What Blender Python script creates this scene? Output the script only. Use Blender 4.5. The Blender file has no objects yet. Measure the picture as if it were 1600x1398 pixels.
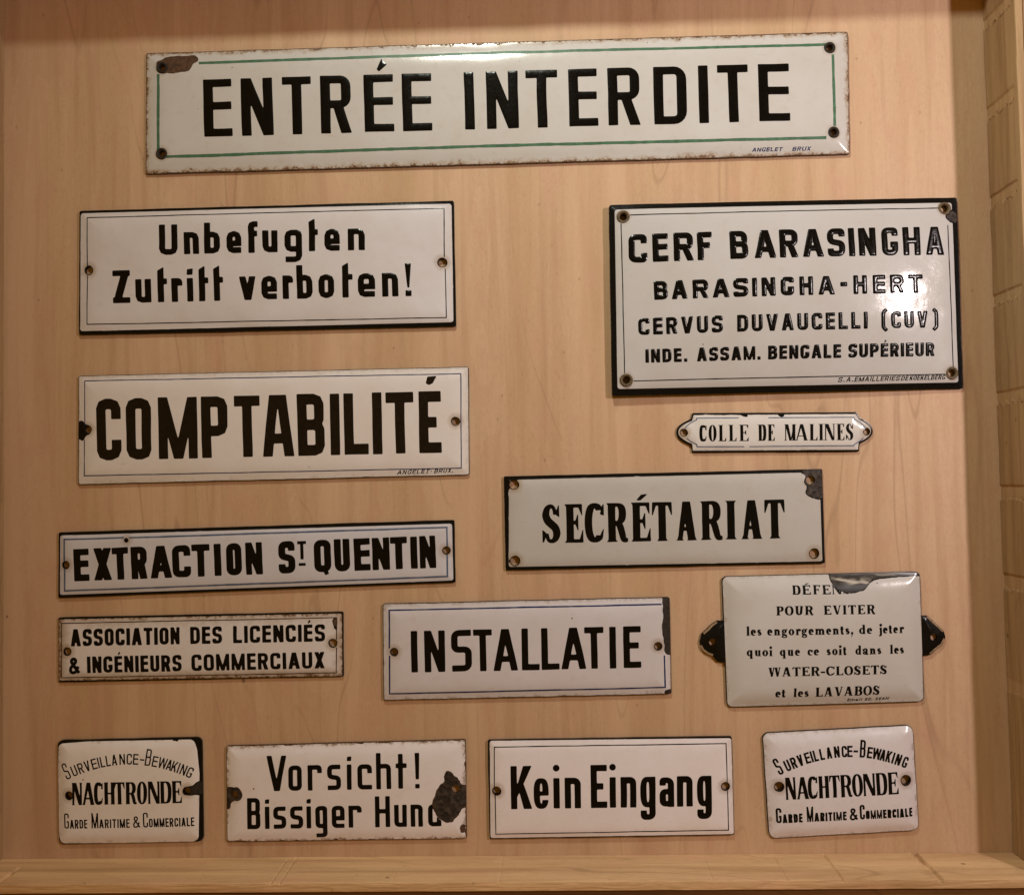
import bpy, math, random
import numpy as np

# ------------------------------------------------------------------ scene, camera, light
S = bpy.context.scene
PX = 0.0004545                 # metres of panel per photo pixel straight below the lens
F = 1600.0                     # focal length in photo pixels (1600 x 1398 frame)
H = F * PX                     # lens height above the panel
RX, RY, RZ = math.radians(2.1755), math.radians(1.7599), math.radians(-0.9952)

def rotm(rx, ry, rz):
    c, s = math.cos, math.sin
    return (np.array([[c(rz), -s(rz), 0], [s(rz), c(rz), 0], [0, 0, 1]])
            @ np.array([[c(ry), 0, s(ry)], [0, 1, 0], [-s(ry), 0, c(ry)]])
            @ np.array([[1, 0, 0], [0, c(rx), -s(rx)], [0, s(rx), c(rx)]]))
RM = rotm(RX, RY, RZ)

def world(p, z=0.0):
    """photo pixel -> point of the horizontal plane at height z (metres)"""
    p = np.asarray(p, float)
    d = np.stack([(p[..., 0] - 800) / F, -(p[..., 1] - 699) / F, -np.ones(p.shape[:-1])], -1) @ RM.T
    k = (z - H) / d[..., 2]
    return np.stack([d[..., 0] * k, d[..., 1] * k], -1)
ZREF = 6 * PX
def wxy(p): return world(p, ZREF)

cam = bpy.data.cameras.new('camera')
camo = bpy.data.objects.new('camera', cam)
S.collection.objects.link(camo)
camo.location = (0, 0, H)
camo.rotation_mode = 'XYZ'
camo.rotation_euler = (RX, RY, RZ)
cam.sensor_fit = 'HORIZONTAL'; cam.sensor_width = 36.0
cam.lens = 36.0 * F / 1600.0
cam.clip_start = 0.01; cam.clip_end = 50
S.camera = camo

w = bpy.data.worlds.new('World'); S.world = w; w.use_nodes = True
wb = w.node_tree.nodes['Background']
wb.inputs[0].default_value = (1.0, 0.49, 0.05, 1); wb.inputs[1].default_value = 0.24

def area(name, loc, target, size, power, col, spread=180, size_y=None):
    l = bpy.data.lights.new(name, 'AREA'); l.shape = 'RECTANGLE' if size_y else 'DISK'; l.size = size
    if size_y: l.size_y = size_y
    l.energy = power; l.color = col; l.spread = math.radians(spread)
    o = bpy.data.objects.new(name, l); S.collection.objects.link(o)
    o.location = loc
    from mathutils import Vector
    o.rotation_euler = (Vector(target) - Vector(loc)).to_track_quat('-Z', 'Y').to_euler()
    return o
area('ceiling_lamp', (0.698, 0.28, 0.80), (0.28, 0.16, 0), 0.06, 2.05, (1.0, 0.865, 0.85), 110)
area('room_lamp', (-0.08, 0.709, 0.50), (0.15, 0.12, 0), 0.07, 1.38, (0.95, 1.0, 0.86), 110)

S.view_settings.view_transform = 'Standard'
S.view_settings.look = 'None'
S.view_settings.exposure = 0.0; S.view_settings.gamma = 1.0
S.view_settings.use_curve_mapping = False
S.render.engine = 'CYCLES'
S.cycles.max_bounces = 6

rng = np.random.default_rng(7)

# ------------------------------------------------------------------ noise (numpy)
_T = np.random.default_rng(3).random((256, 256))
def vnoise(x, y, seed=0):
    x = np.asarray(x, float) + seed * 37.17; y = np.asarray(y, float) + seed * 91.7
    xi = np.floor(x).astype(int); yi = np.floor(y).astype(int)
    fx = x - xi; fy = y - yi
    fx = fx * fx * (3 - 2 * fx); fy = fy * fy * (3 - 2 * fy)
    a = _T[yi % 256, xi % 256]; b = _T[yi % 256, (xi + 1) % 256]
    c = _T[(yi + 1) % 256, xi % 256]; d = _T[(yi + 1) % 256, (xi + 1) % 256]
    return (a * (1 - fx) + b * fx) * (1 - fy) + (c * (1 - fx) + d * fx) * fy
def fbm(x, y, seed=0, o=3):
    v = 0; a = 0.5; t = 0
    for k in range(o):
        v = v + a * vnoise(x * 2 ** k, y * 2 ** k, seed + k * 5); t += a; a *= 0.5
    return v / t * 2 - 1                      # -1..1

# ------------------------------------------------------------------ signed distance shapes
def fillet(pts, n=6):
    """[(x,y,r)] closed polygon -> rounded corners"""
    out = []; m = len(pts)
    for i in range(m):
        p = np.array(pts[i][:2], float); r = pts[i][2] if len(pts[i]) > 2 else 0
        if r <= 1e-6: out.append(p); continue
        a = np.array(pts[i - 1][:2], float) - p; b = np.array(pts[(i + 1) % m][:2], float) - p
        la, lb = np.hypot(*a), np.hypot(*b)
        if la < 1e-9 or lb < 1e-9: out.append(p); continue
        a /= la; b /= lb
        cs = np.clip(a @ b, -0.9999, 0.9999); th = math.acos(cs)
        d = min(r / math.tan(th / 2), la * 0.5, lb * 0.5); r2 = d * math.tan(th / 2)
        bi = a + b; nb = np.hypot(*bi)
        if nb < 1e-6: out.append(p); continue
        c = p + bi / nb * (r2 / math.sin(th / 2))
        s0 = p + a * d - c; s1 = p + b * d - c
        a0 = math.atan2(s0[1], s0[0]); a1 = math.atan2(s1[1], s1[0])
        da = (a1 - a0 + math.pi) % (2 * math.pi) - math.pi
        for k in range(n + 1):
            t = a0 + da * k / n
            out.append(c + r2 * np.array([math.cos(t), math.sin(t)]))
    return np.array(out)

def sdp(X, Y, pts):
    pts = np.asarray(pts, float)
    q = np.roll(pts, -1, 0)
    ar = np.sum(pts[:, 0] * q[:, 1] - q[:, 0] * pts[:, 1])
    if ar < 0: pts = pts[::-1]; q = np.roll(pts, -1, 0)
    d2 = np.full(X.shape, 1e18); wn = np.zeros(X.shape, int)
    for (ax, ay), (bx, by) in zip(pts, q):
        ex, ey = bx - ax, by - ay; L = ex * ex + ey * ey
        if L < 1e-14: continue
        t = np.clip(((X - ax) * ex + (Y - ay) * ey) / L, 0, 1)
        dx = X - ax - t * ex; dy = Y - ay - t * ey
        d2 = np.minimum(d2, dx * dx + dy * dy)
        cr = ex * (Y - ay) - ey * (X - ax)
        up = (ay <= Y) & (by > Y) & (cr > 0); dn = (ay > Y) & (by <= Y) & (cr < 0)
        wn += up.astype(int) - dn.astype(int)
    d = np.sqrt(d2)
    return np.where(wn > 0, -d, d)

def stroke(path, s, t, closed=False, n=5):
    """polyline [(x,y,r)] of an elliptical pen (s wide verticals, t thick horizontals), square ends"""
    k = s / t
    P = np.array([[p[0], p[1] * k] for p in path], float); R = [(p[2] if len(p) > 2 else 0) for p in path]
    m = len(P); h = s / 2; L = []; Rr = []
    for i in range(m):
        if not closed and i in (0, m - 1):
            d = P[1] - P[0] if i == 0 else P[-1] - P[-2]
            d = d / np.hypot(*d); nn = np.array([-d[1], d[0]])
            L.append((*(P[i] + nn * h), 0)); Rr.append((*(P[i] - nn * h), 0)); continue
        a = P[i] - P[i - 1]; b = P[(i + 1) % m] - P[i]
        a /= np.hypot(*a); b /= np.hypot(*b)
        n1 = np.array([-a[1], a[0]]); n2 = np.array([-b[1], b[0]])
        mi = n1 + n2; mi /= max(np.hypot(*mi), 1e-6); sc = min(h / max(mi @ n1, 0.2), h * 3)
        turn = a[0] * b[1] - a[1] * b[0]
        ro, ri = R[i] + (h if R[i] > 0 else 0), max(R[i] - h, 0.12 * s if R[i] > 0 else 0)
        L.append((*(P[i] + mi * sc), ri if turn > 0 else ro)); Rr.append((*(P[i] - mi * sc), ro if turn > 0 else ri))
    f = lambda pp: [(x, y / k, r) for x, y, r in pp]
    if closed:
        A, B = fillet(f(L), n), fillet(f(Rr), n)
        ar = lambda p: abs(np.sum(p[:, 0] * np.roll(p[:, 1], -1) - np.roll(p[:, 0], -1) * p[:, 1]))
        return ('r', A, B) if ar(A) > ar(B) else ('r', B, A)
    return ('p', fillet(f(L) + f(Rr)[::-1], n))

def vstroke(pts, widths, pen=None):
    """dense curve through pts (Catmull-Rom) with width varying along it"""
    P = np.array(pts, float); W = np.array(widths, float)
    q = []; ws = []
    for i in range(len(P) - 1):
        p0, p1, p2, p3 = P[max(i - 1, 0)], P[i], P[i + 1], P[min(i + 2, len(P) - 1)]
        for u in np.linspace(0, 1, 7)[:-1]:
            q.append(0.5 * ((2 * p1) + (-p0 + p2) * u + (2 * p0 - 5 * p1 + 4 * p2 - p3) * u * u + (-p0 + 3 * p1 - 3 * p2 + p3) * u ** 3))
            ws.append(W[i] + (W[i + 1] - W[i]) * u)
    q.append(P[-1]); ws.append(W[-1]); q = np.array(q); ws = np.array(ws)
    d = np.gradient(q, axis=0); d /= np.maximum(np.hypot(d[:, 0], d[:, 1]), 1e-9)[:, None]
    nn = np.stack([-d[:, 1], d[:, 0]], 1) * ws[:, None] / 2
    return ('p', np.concatenate([q + nn, (q - nn)[::-1]]))

def poly(*pts): return ('p', fillet([p if len(p) > 2 else (*p, 0) for p in pts]))
def rect(x0, y0, x1, y1): return ('p', np.array([(x0, y0), (x1, y0), (x1, y1), (x0, y1)], float))
def circ(x, y, r, ry=None):
    a = np.linspace(0, 2 * math.pi, 25)[:-1]
    return ('p', np.stack([x + r * np.cos(a), y + (ry or r) * np.sin(a)], 1))
def ell(x, y, rx, ry, a0=0, a1=360, n=28, e=1.0):
    a = np.radians(np.linspace(a0, a1, n)); c, s = np.cos(a), np.sin(a)
    return np.stack([x + rx * np.sign(c) * np.abs(c) ** e, y + ry * np.sign(s) * np.abs(s) ** e], 1)
def ring(x, y, rx, ry, s, t, e=1.0, e2=None):
    return ('r', ell(x, y, rx, ry, 0, 360, 41, e)[:-1], ell(x, y, rx - s, ry - t, 0, 360, 41, e2 or e)[:-1])
def pen(pts, s, t):
    k = s / t; P = np.array(pts, float) * [1, k]
    d = np.gradient(P, axis=0); d /= np.maximum(np.hypot(d[:, 0], d[:, 1]), 1e-9)[:, None]
    nn = np.stack([-d[:, 1], d[:, 0]], 1) * s / 2
    return ('p', np.concatenate([P + nn, (P - nn)[::-1]]) / [1, k])

def sdshapes(X, Y, shapes):
    D = np.full(X.shape, 1e9)
    for sh in shapes:
        if sh[0] == 'p': D = np.minimum(D, sdp(X, Y, sh[1]))
        elif sh[0] == 'r': D = np.minimum(D, np.maximum(sdp(X, Y, sh[1]), -sdp(X, Y, sh[2])))
        else: D = np.maximum(D, -sdp(X, Y, sh[1]))
    return D

# ------------------------------------------------------------------ lettering: sans capitals
def accent(W, H, s, kind=0):
    if kind == 1: return poly((W * .34, H * 1.13), (W * .42, H * 1.24), (W * .84, H * 1.25), (W * .66, H * 1.13), (W * .48, H * 1.10))
    if kind == 2: return poly((W * .30, H * 1.05), (W * .55, H * 1.20), (W * .90, H * 1.22), (W * .52, H * 1.05))
    return poly((W * .45, H * 1.09), (W * .62, H * 1.28), (W * .80, H * 1.17), (W * .53, H * 1.05))

def sans(ch, W, H, s, t, r, o):
    L, R, B, T, M = s / 2, W - s / 2, t / 2, H - t / 2, H * o.get('mid', .52)
    sd = s * o.get('diag', 1.06); n = o.get('n', 5)
    st = lambda p, c=False: stroke(p, s, t, c, n)
    if ch == 'É': return sans('E', W, H, s, t, r, o) + [accent(W, H, s, o.get('acc', 0))]
    if ch == 'A':
        ap = sd * o.get('apex', 1.12); y = H * .21; x = W / 2
        return [poly((0, 0), (sd, 0), (x - ap / 2 + sd, H), (x - ap / 2, H)), poly((W - sd, 0), (W, 0), (x + ap / 2, H), (x + ap / 2 - sd, H)),
                rect(W * .2, y, W * .8, y + t * .95)]
    if ch == 'V':
        ap = sd * 1.12; x = W / 2
        return [poly((0, H), (sd, H), (x - ap / 2 + sd, 0), (x - ap / 2, 0)), poly((W - sd, H), (W, H), (x + ap / 2, 0), (x + ap / 2 - sd, 0))]
    if ch == 'W':
        q = W / 4; sd = s * .95
        out = []
        for a, b in ((0, 1), (2, 1), (2, 3), (4, 3)):
            xa = min(max(a * q, sd / 2), W - sd / 2); xb = b * q
            out.append(poly((xa - sd / 2, H), (xa + sd / 2, H), (xb + sd / 2, 0), (xb - sd / 2, 0)))
        return out
    if ch == 'B':
        return [st([(L, M), (L, T), (R - s * .08, T, r), (R - s * .08, M, r)], True), st([(L, B), (L, M), (R, M, r), (R, B, r)], True)]
    if ch == 'C': return [st([(R, H * .665), (R, T, r), (L, T, r), (L, B, r), (R, B, r), (R, H * .335)])]
    if ch == 'D': return [st([(L, B), (L, T), (R, T, r * 1.3), (R, B, r * 1.3)], True)]
    if ch == 'E': return [rect(0, 0, s, H), rect(0, H - t, W, H), rect(0, 0, W, t), rect(0, M - t / 2, W * o.get('emid', .97), M + t / 2)]
    if ch == 'F': return [rect(0, 0, s, H), rect(0, H - t, W, H), rect(0, M - t / 2, W * .85, M + t / 2)]
    if ch == 'G': return [st([(R, H * .69), (R, T, r), (L, T, r), (L, B, r), (R, B, r), (R, H * .49)]), rect(W * .52, H * .49 - t, W, H * .49)]
    if ch == 'H': return [rect(0, 0, s, H), rect(W - s, 0, W, H), rect(0, M - t / 2, W, M + t / 2)]
    if ch == 'I': return [rect((W - s) / 2, 0, (W + s) / 2, H)]
    if ch == 'K': return [rect(0, 0, s, H), poly((s * .6, H * .36), (W - sd * 1.15, H), (W, H), (s * .75, H * .2)), poly((W - sd * 1.12, 0), (W, 0), (W * .55, H * .66), (W * .34, H * .50))]
    if ch == 'L': return [rect(0, 0, s, H), rect(0, 0, W, t)]
    if ch in 'MN': s = s * min(1, W / (s * (4.1 if ch == 'M' else 2.75))); sd = s * o.get('diag', 1.06)
    if ch == 'M':
        y = H * o.get('mv', .0); k = sd * .98
        return [rect(0, 0, s * .96, H), rect(W - s * .96, 0, W, H), poly((0, H), (k, H), (W / 2 + k / 2, y), (W / 2 - k / 2, y)), poly((W - k, H), (W, H), (W / 2 + k / 2, y), (W / 2 - k / 2, y))]
    if ch == 'N': return [rect(0, 0, s, H), rect(W - s, 0, W, H), poly((0, H), (sd, H), (W, 0), (W - sd, 0))]
    if ch == 'O' or ch == '0': return [st([(L, B, r), (L, T, r), (R, T, r), (R, B, r)], True)]
    if ch == 'P': return [rect(0, 0, s, H), st([(L, M - H * .06), (L, T), (R, T, r), (R, M - H * .06, r)], True)]
    if ch == 'Q': return sans('O', W, H, s, t, r, o) + [poly((W * .45, H * .12), (W * .62, -H * .10), (W * .86, -H * .06), (W * .70, H * .16))]
    if ch == 'R':
        return [rect(0, 0, s, H), st([(L, M - H * .03), (L, T), (R - s * .04, T, r), (R - s * .04, M - H * .03, r)], True), poly((W * .36, M), (W * .36 + sd, M), (W, 0), (W - sd * 1.02, 0))]
    if ch == 'S':
        if o.get('flatS'): return [st([(W * .98, T), (L, T, r), (L, H * .53, r), (R, H * .53 - .0001, r), (R, B, r), (W * .03, B)])]
        return [st([(R, H * .70), (R, T, r), (L, T, r), (L, H * .535, r), (R, H * .455, r), (R, B, r), (L, B, r), (L, H * .29)])]
    if ch == 'T': return [rect(0, H - t, W, H), rect((W - s) / 2, 0, (W + s) / 2, H)]
    if ch == 'U': return [st([(L, H), (L, B, r), (R, B, r), (R, H)])]
    if ch == 'X': return [poly((0, 0), (sd * 1.1, 0), (W, H), (W - sd * 1.1, H)), poly((W - sd * 1.1, 0), (W, 0), (sd * 1.1, H), (0, H))]
    if ch == 'Z': return [rect(0, 0, W, t), rect(0, H - t, W, H), poly((0, 0), (sd * 1.1, 0), (W, H), (W - sd * 1.1, H))]
    if ch == '-': return [rect(0, H * .42, W, H * .42 + t)]
    if ch == '.': return [rect(0, 0, W, t * 1.1)]
    if ch == '!': return [poly((W * .5 - s * .5, H), (W * .5 + s * .5, H), (W * .5 + s * o.get('ex', .2), H * .26), (W * .5 - s * o.get('ex', .2), H * .26)), rect(W * .5 - s * .48, 0, W * .5 + s * .48, s * .95)]
    if ch == '(': return [stroke([(W, H * 1.12), (s / 2, H * .95, W * .6), (s / 2, -H * .12 + H * .17, W * .6), (W, -H * .14)], s, t)]
    if ch == ')': return [stroke([(0, H * 1.12), (W - s / 2, H * .95, W * .6), (W - s / 2, -H * .12 + H * .17, W * .6), (0, -H * .14)], s, t)]
    if ch == '&':
        X = lambda *a: [(x * W, y * H) for x, y in a]
        return [vstroke(X((.95, .02), (.55, .40), (.22, .72), (.25, .90), (.45, .95), (.62, .86), (.58, .70), (.28, .50), (.10, .30), (.14, .10), (.38, .04), (.66, .14), (.86, .46)),
                        [t] * 13)]
    if ch == '·': return [rect(0, H * .4, W, H * .4 + t)]
    return low(ch, W, H, H * o.get('xh', .72), s, t, r, o)

# ------------------------------------------------------------------ lettering: sans small letters
def low(ch, W, H, xh, s, t, r, o):
    L, R, B, T = s / 2, W - s / 2, t / 2, xh - t / 2; n = o.get('n', 5)
    st = lambda p, c=False: stroke(p, s, t, c, n)
    if ch == 'n': return [rect(0, 0, s, xh), st([(L, T), (R, T, r), (R, 0)])]
    if ch == 'u': return [st([(L, xh), (L, B, r), (R, B)]), rect(W - s, 0, W, xh)]
    if ch == 'b': return [rect(0, 0, s, H * 1.02), st([(L, B, r * .5), (L, T), (R, T, r), (R, B, r)], True)]
    if ch == 'd': return [rect(W - s, 0, W, H), st([(R, B), (L, B, r), (L, T, r), (R, T)], True)]
    if ch == 'h': return [rect(0, 0, s, H * 1.02), st([(L, T), (R, T, r), (R, 0)])]
    if ch == 'o': return [st([(L, B, r), (L, T, r), (R, T, r), (R, B, r)], True)]
    if ch == 'c': return [st([(R, xh * .64), (R, T, r), (L, T, r), (L, B, r), (W, B)])]
    if ch == 'e':
        if o.get('grot'):
            return [ring(W / 2, xh / 2, W / 2, xh / 2, s, t * .8, .72), rect(s * .6, xh * .43, W - s * .4, xh * .57),
                    ('c', np.array([(W - s * 1.02, xh * .29), (W + 3, xh * .29), (W + 3, xh * .43), (W - s * 1.02, xh * .43)]))]
        return [st([(W * .98, B), (L, B, r), (L, T, r), (R, T, r), (R, xh * .44), (L, xh * .44)])]
    if ch == 'f': return [st([(W, H * 1.03 - t / 2), (L, H * 1.03 - t / 2, r), (L, 0)]), rect(0, xh - t, W * .92, xh)]
    if ch == 'g':
        if o.get('grot'):
            return [ring(W / 2, xh * .5, W / 2, xh * .5, s, t * .8, .72), rect(W - s, -xh * .1, W, xh),
                    stroke([(R, xh * .3), (R, -xh * .32, r), (L * 1.05, -xh * .32, r), (L * 1.05, -xh * .1)], s, t * .9)]
        return [st([(R, B), (L, B, r), (L, T, r), (R, T, r * .6)], True), st([(R, B), (R, -xh * .34, r), (W * .04, -xh * .34)])]
    if ch == 'i':
        x = W / 2
        if o.get('grot'): return [rect(0, 0, W, xh), circ(x, H * .94, s * .53)]
        return [rect(x - s / 2, 0, x + s / 2, xh), poly((x - s * .5, xh * 1.13), (x + s * .45, xh * 1.13), (x + s * .52, xh * 1.13 + s), (x - s * .42, xh * 1.13 + s * .9))]
    if ch == 'r': return [rect(0, 0, s, xh), st([(L, T), (W - s * .45, T, r * .7), (W - s * .45, xh * .68)])]
    if ch == 's': return [st([(W * .97, T), (L, T, r), (L, xh * .53, r), (R, xh * .47, r), (R, B, r), (W * .02, B)])]
    if ch == 't':
        if o.get('cross'): return [rect(W * .22, 0, W * .22 + s, H * .98), rect(0, xh - t, W, xh)]
        return [poly((0, 0), (s, 0), (s, H * 1.08), (0, H * .97)), rect(0, xh - t, W, xh)]
    if ch == 'v':
        sd = s * 1.05
        return [poly((0, xh), (sd, xh), (W / 2 + sd * .55, 0), (W / 2 - sd * .5, 0)), poly((W - sd, xh), (W, xh), (W / 2 + sd * .55, 0), (W / 2 - sd * .5, 0))]
    if ch == 'a':
        return [rect(W - s, 0, W, xh * .7), stroke([(L, xh * .70), (L, xh * .98 - t / 2, r * 1.1), (R, xh * .98 - t / 2, r * 1.1), (R, xh * .3)], s, t * .9),
                stroke([(R, xh * .50), (L, xh * .50, r * .9), (L, B, r * .9), (R, B)], s, t * .85)]
    if ch == 'm': return low('n', W * .58, H, xh, s, t, r, o) + [('p', q[1] + [W * .42, 0]) for q in low('n', W * .58, H, xh, s, t, r, o)]
    if ch == 'l': return [rect((W - s) / 2, 0, (W + s) / 2, H)]
    raise KeyError(ch)

# ------------------------------------------------------------------ lettering: roman with serifs
def foot(x, y, d, s, e, sh, br, l=1, r=1):
    a = []
    q = lambda x0, x1: [(x0 + (x1 - x0) * u * (2 - u), y + d * (sh + br * u * u)) for u in np.linspace(0, 1, 5)]
    el, er = e * l, e * r
    lft = [(x - s / 2 - el, y)] + q(x - s / 2 - el, x - s / 2)
    rgt = [(x + s / 2 + er, y)] + q(x + s / 2 + er, x + s / 2)
    return ('p', np.array(lft + rgt[::-1], float))

def roman(ch, W, H, s, t, r, o):
    e, sh, br = o['e'] * s, o['sh'] * H, o['br'] * H
    th = o.get('thin', .45) * s
    ft = lambda x, y, d, ss=s, l=1, rr=1: foot(x, y, d, ss, e, sh, br, l, rr)
    bk = o.get('beak', .26) * H
    stem = lambda x, ss=s, h=H: rect(x - ss / 2, 0, x + ss / 2, h)
    L = e + s / 2; R = W - e - s / 2
    if ch == 'É': return roman('E', W, H, s, t, r, o) + [accent(W, H, s, 2)]
    if ch == 'I': return [stem(W / 2), ft(W / 2, 0, 1), ft(W / 2, H, -1)]
    if ch == 'H': return [stem(L), stem(R), ft(L, 0, 1), ft(L, H, -1), ft(R, 0, 1), ft(R, H, -1), rect(L, H * .5 - t / 2, R, H * .5 + t / 2)]
    if ch in 'LEF':
        out = [stem(L), ft(L, 0, 1, s, 1, .7), ft(L, H, -1, s, 1, .7)]
        c = W * .2
        if ch in 'LE': out += [rect(L, 0, W, t), poly((W - c, t * .9), (W - c * .2, bk), (W, bk), (W * .985, 0), (W - c, 0))]
        if ch in 'EF': out += [rect(L, H - t, W * .96, H), poly((W * .96 - c, H - t * .9), (W * .96 - c * .2, H - bk * .9), (W * .96, H - bk * .9), (W * .955, H), (W * .96 - c, H)),
                               rect(L, H * .52 - t / 2, W * .72, H * .52 + t / 2), poly((W * .56, H * .52), (W * .71, H * .52 + bk * .62), (W * .75, H * .52 + bk * .62), (W * .75, H * .52 - bk * .62), (W * .71, H * .52 - bk * .62))]
        return out
    if ch == 'T':
        c = W * .22
        return [stem(W / 2), ft(W / 2, 0, 1), rect(0.02 * W, H - t, W * .98, H), poly((0, H - bk), (W * .05, H - bk), (c, H - t * .9), (c, H), (W * .02, H)), poly((W, H - bk), (W * .95, H - bk), (W - c, H - t * .9), (W - c, H), (W * .98, H))]
    if ch in 'DPRB':
        out = [stem(L), ft(L, 0, 1, s, 1, 0 if ch in 'DB' else 1), ft(L, H, -1, s, 1, 0)]
        def bowl(y0, y1, xr):
            cx = L + (xr - L) * .42; rx = xr - s / 2 - cx
            return pen(np.concatenate([[(L, y1 - t / 2)], ell(cx, (y0 + y1) / 2, rx, (y1 - y0 - t) / 2, 90, -90, 19, .85), [(L, y0 + t / 2)]]), s, t)
        if ch == 'D': out.append(bowl(0, H, W))
        if ch == 'P': out.append(bowl(H * .42, H, W))
        if ch == 'B': out += [bowl(H * .49, H, W * .95), bowl(0, H * .49 + t, W)]
        if ch == 'R': out += [bowl(H * .45, H, W * .92), vstroke([(W * .45, H * .49), (W * .62, H * .42), (W * .72, H * .22), (W * .80, H * .06), (W * .985, H * .045)], [t, s * .9, s * .9, s * .8, t])]
        return out
    if ch == 'O': return [ring(W / 2, H / 2, W / 2, H / 2 * 1.02, s, t, .9)]
    if ch == 'C':
        return [pen(ell(W * .52, H / 2, W * .52 - s / 2, H / 2 * 1.02 - t / 2, 42, 318, 33, .9), s, t), poly((W * .78, H * .72), (W, H * .68), (W, H), (W * .93, H * .96)), poly((W * .80, H * .2), (W * .97, H * .36), (W * .985, H * .30), (W * .9, H * .06))]
    if ch == 'S':
        X = [(.80, .76), (.72, .93), (.50, 1), (.22, .93), (.10, .76), (.24, .60), (.52, .49), (.82, .37), (.90, .21), (.76, .06), (.48, 0), (.24, .05), (.14, .22)]
        i = s * .42
        return [vstroke([(i + x * (W - 2 * i), t / 2 + y * (H - t)) for x, y in X], [t, t, t * 1.05, s * .8, s, s * 1.05, s * 1.08, s * 1.05, s, s * .8, t * 1.05, t, t]),
                poly((W * .72, H * .74), (W * .93, H * .66), (W * .93, H), (W * .86, H * .95)), poly((W * .03, H * .36), (W * .24, H * .26), (W * .12, H * .04), (W * .02, 0))]
    if ch == 'N':
        return [rect(e, 0, e + th, H), rect(W - e - th, 0, W - e, H), poly((e * .6, H), (e + s * 1.15, H), (W - e, 0), (W - e - s * .9, 0)), ft(e + th / 2, 0, 1, th), ft(W - e - th / 2, H, -1, th), ft(e + th / 2, H, -1, th, 1, 0)]
    if ch == 'M':
        return [rect(e, 0, e + th, H), stem(R), ft(e + th / 2, 0, 1, th), ft(R, 0, 1), ft(R, H, -1, s, 0, 1), ft(e + th / 2, H, -1, th, 1, 0),
                poly((e, H), (e + s * 1.1, H), (W * .5 + s * .42, 0), (W * .5 - s * .3, 0)), poly((R - th * .2, H), (R + s * .4, H), (W * .5 + s * .42, 0), (W * .5 + s * .42 - th, 0))]
    if ch == 'A':
        x = W / 2; f = e * .9
        return [poly((f, 0), (f + th, 0), (x + th * .5, H), (x - s * .5, H)), poly((W - f - s * 1.05, 0), (W - f, 0), (x + s * .52, H), (x - s * .52, H)), rect(W * .25, H * .25, W * .72, H * .25 + t),
                foot(f + th / 2, 0, 1, th, e * .9, sh, br), foot(W - f - s * .52, 0, 1, s, e * .8, sh, br)]
    if ch == 'V':
        x = W / 2; f = e * .8
        return [poly((f, H), (f + s * 1.05, H), (x + s * .45, 0), (x - s * .3, 0)), poly((W - f - th, H), (W - f, H), (x + s * .4, 0), (x + s * .0, 0)), foot(f + s * .5, H, -1, s, e * .8, sh, br), foot(W - f - th / 2, H, -1, th, e, sh, br)]
    if ch == 'W':
        a = roman('V', W * .56, H, s, t, r, o); b = roman('V', W * .56, H, s, t, r, o)
        return a + [('p', q[1] + [W * .44, 0]) for q in b]
    if ch == 'U':
        return [pen(np.concatenate([[(L, H)], ell(W / 2, H * .32, W / 2 - L, H * .32 - t / 2, 180, 360, 15), [(R + (s - th) / 2, H)]]), s * .98, t), ft(L, H, -1), ft(R, H, -1, th)]
    if ch == '-': return [rect(0, H * .28, W, H * .28 + t * 1.6)]
    xh = H * .66
    if ch == ',': return [circ(W / 2, s * .5, s * .55), poly((W / 2 - s * .1, s * .2), (W / 2 + s * .55, s * .5), (W / 2 - s * .2, -s * 1.2), (W / 2 - s * .4, -s * 1.1))]
    flag = lambda x, y: poly((x - s / 2 - e, y - sh), (x - s / 2 - e, y - sh * 1.8), (x + s / 2, y - sh * 2.2), (x + s / 2, y))
    if ch in 'li':
        h = H if ch == 'l' else xh
        return [rect(W / 2 - s / 2, 0, W / 2 + s / 2, h), ft(W / 2, 0, 1), flag(W / 2, h)] + ([circ(W / 2, H * .92, s * .62)] if ch == 'i' else [])
    if ch == 'j': return [vstroke([(W * .65, xh), (W * .65, xh * .2), (W * .63, -xh * .15), (W * .40, -xh * .36), (W * .05, -xh * .26)], [s, s, s, t, s * .6]), circ(W * .65, H * .92, s * .62), flag(W * .65, xh)]
    if ch in 'nhum':
        if ch == 'u': return [pen(np.concatenate([[(L, xh)], ell(W * .46, xh * .3, W * .46 - L, xh * .3 - t / 2, 180, 300, 12)]), s, t), rect(R - s / 2, 0, R + s / 2, xh), flag(L, xh), flag(R, xh), ft(R, 0, 1, s, 0, 1)]
        n = 1 if ch != 'm' else 2; out = [rect(L - s / 2, 0, L + s / 2, xh), ft(L, 0, 1), flag(L, xh)]
        xs = [L + (R - L) * k / n for k in range(n + 1)]
        for a, b in zip(xs, xs[1:]):
            out += [pen(np.concatenate([ell((a + b) / 2 + s * .1, xh * .62, (b - a) / 2 - s * .1, xh * .38 - t / 2, 165, 0, 14), [(b, 0)]]), s, t), ft(b, 0, 1)]
        return out
    if ch == 'r': return [rect(L - s / 2, 0, L + s / 2, xh), ft(L, 0, 1), flag(L, xh), vstroke([(L, xh * .6), (W * .6, xh * .93), (W * .84, xh * .9)], [t, t, s * .7]), circ(W * .86, xh * .82, s * .55)]
    if ch == 'o': return [ring(W / 2, xh / 2, W / 2, xh / 2 * 1.03, s, t)]
    if ch in 'dq':
        out = [ring(W * .44, xh / 2, W * .44, xh / 2, s, t)]
        if ch == 'd': return out + [rect(R - s / 2, 0, R + s / 2, H), flag(R, H), ft(R, 0, 1, s, 0, 1)]
        return out + [rect(R - s / 2, -xh * .42, R + s / 2, xh), ft(R, -xh * .42, 1)]
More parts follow.
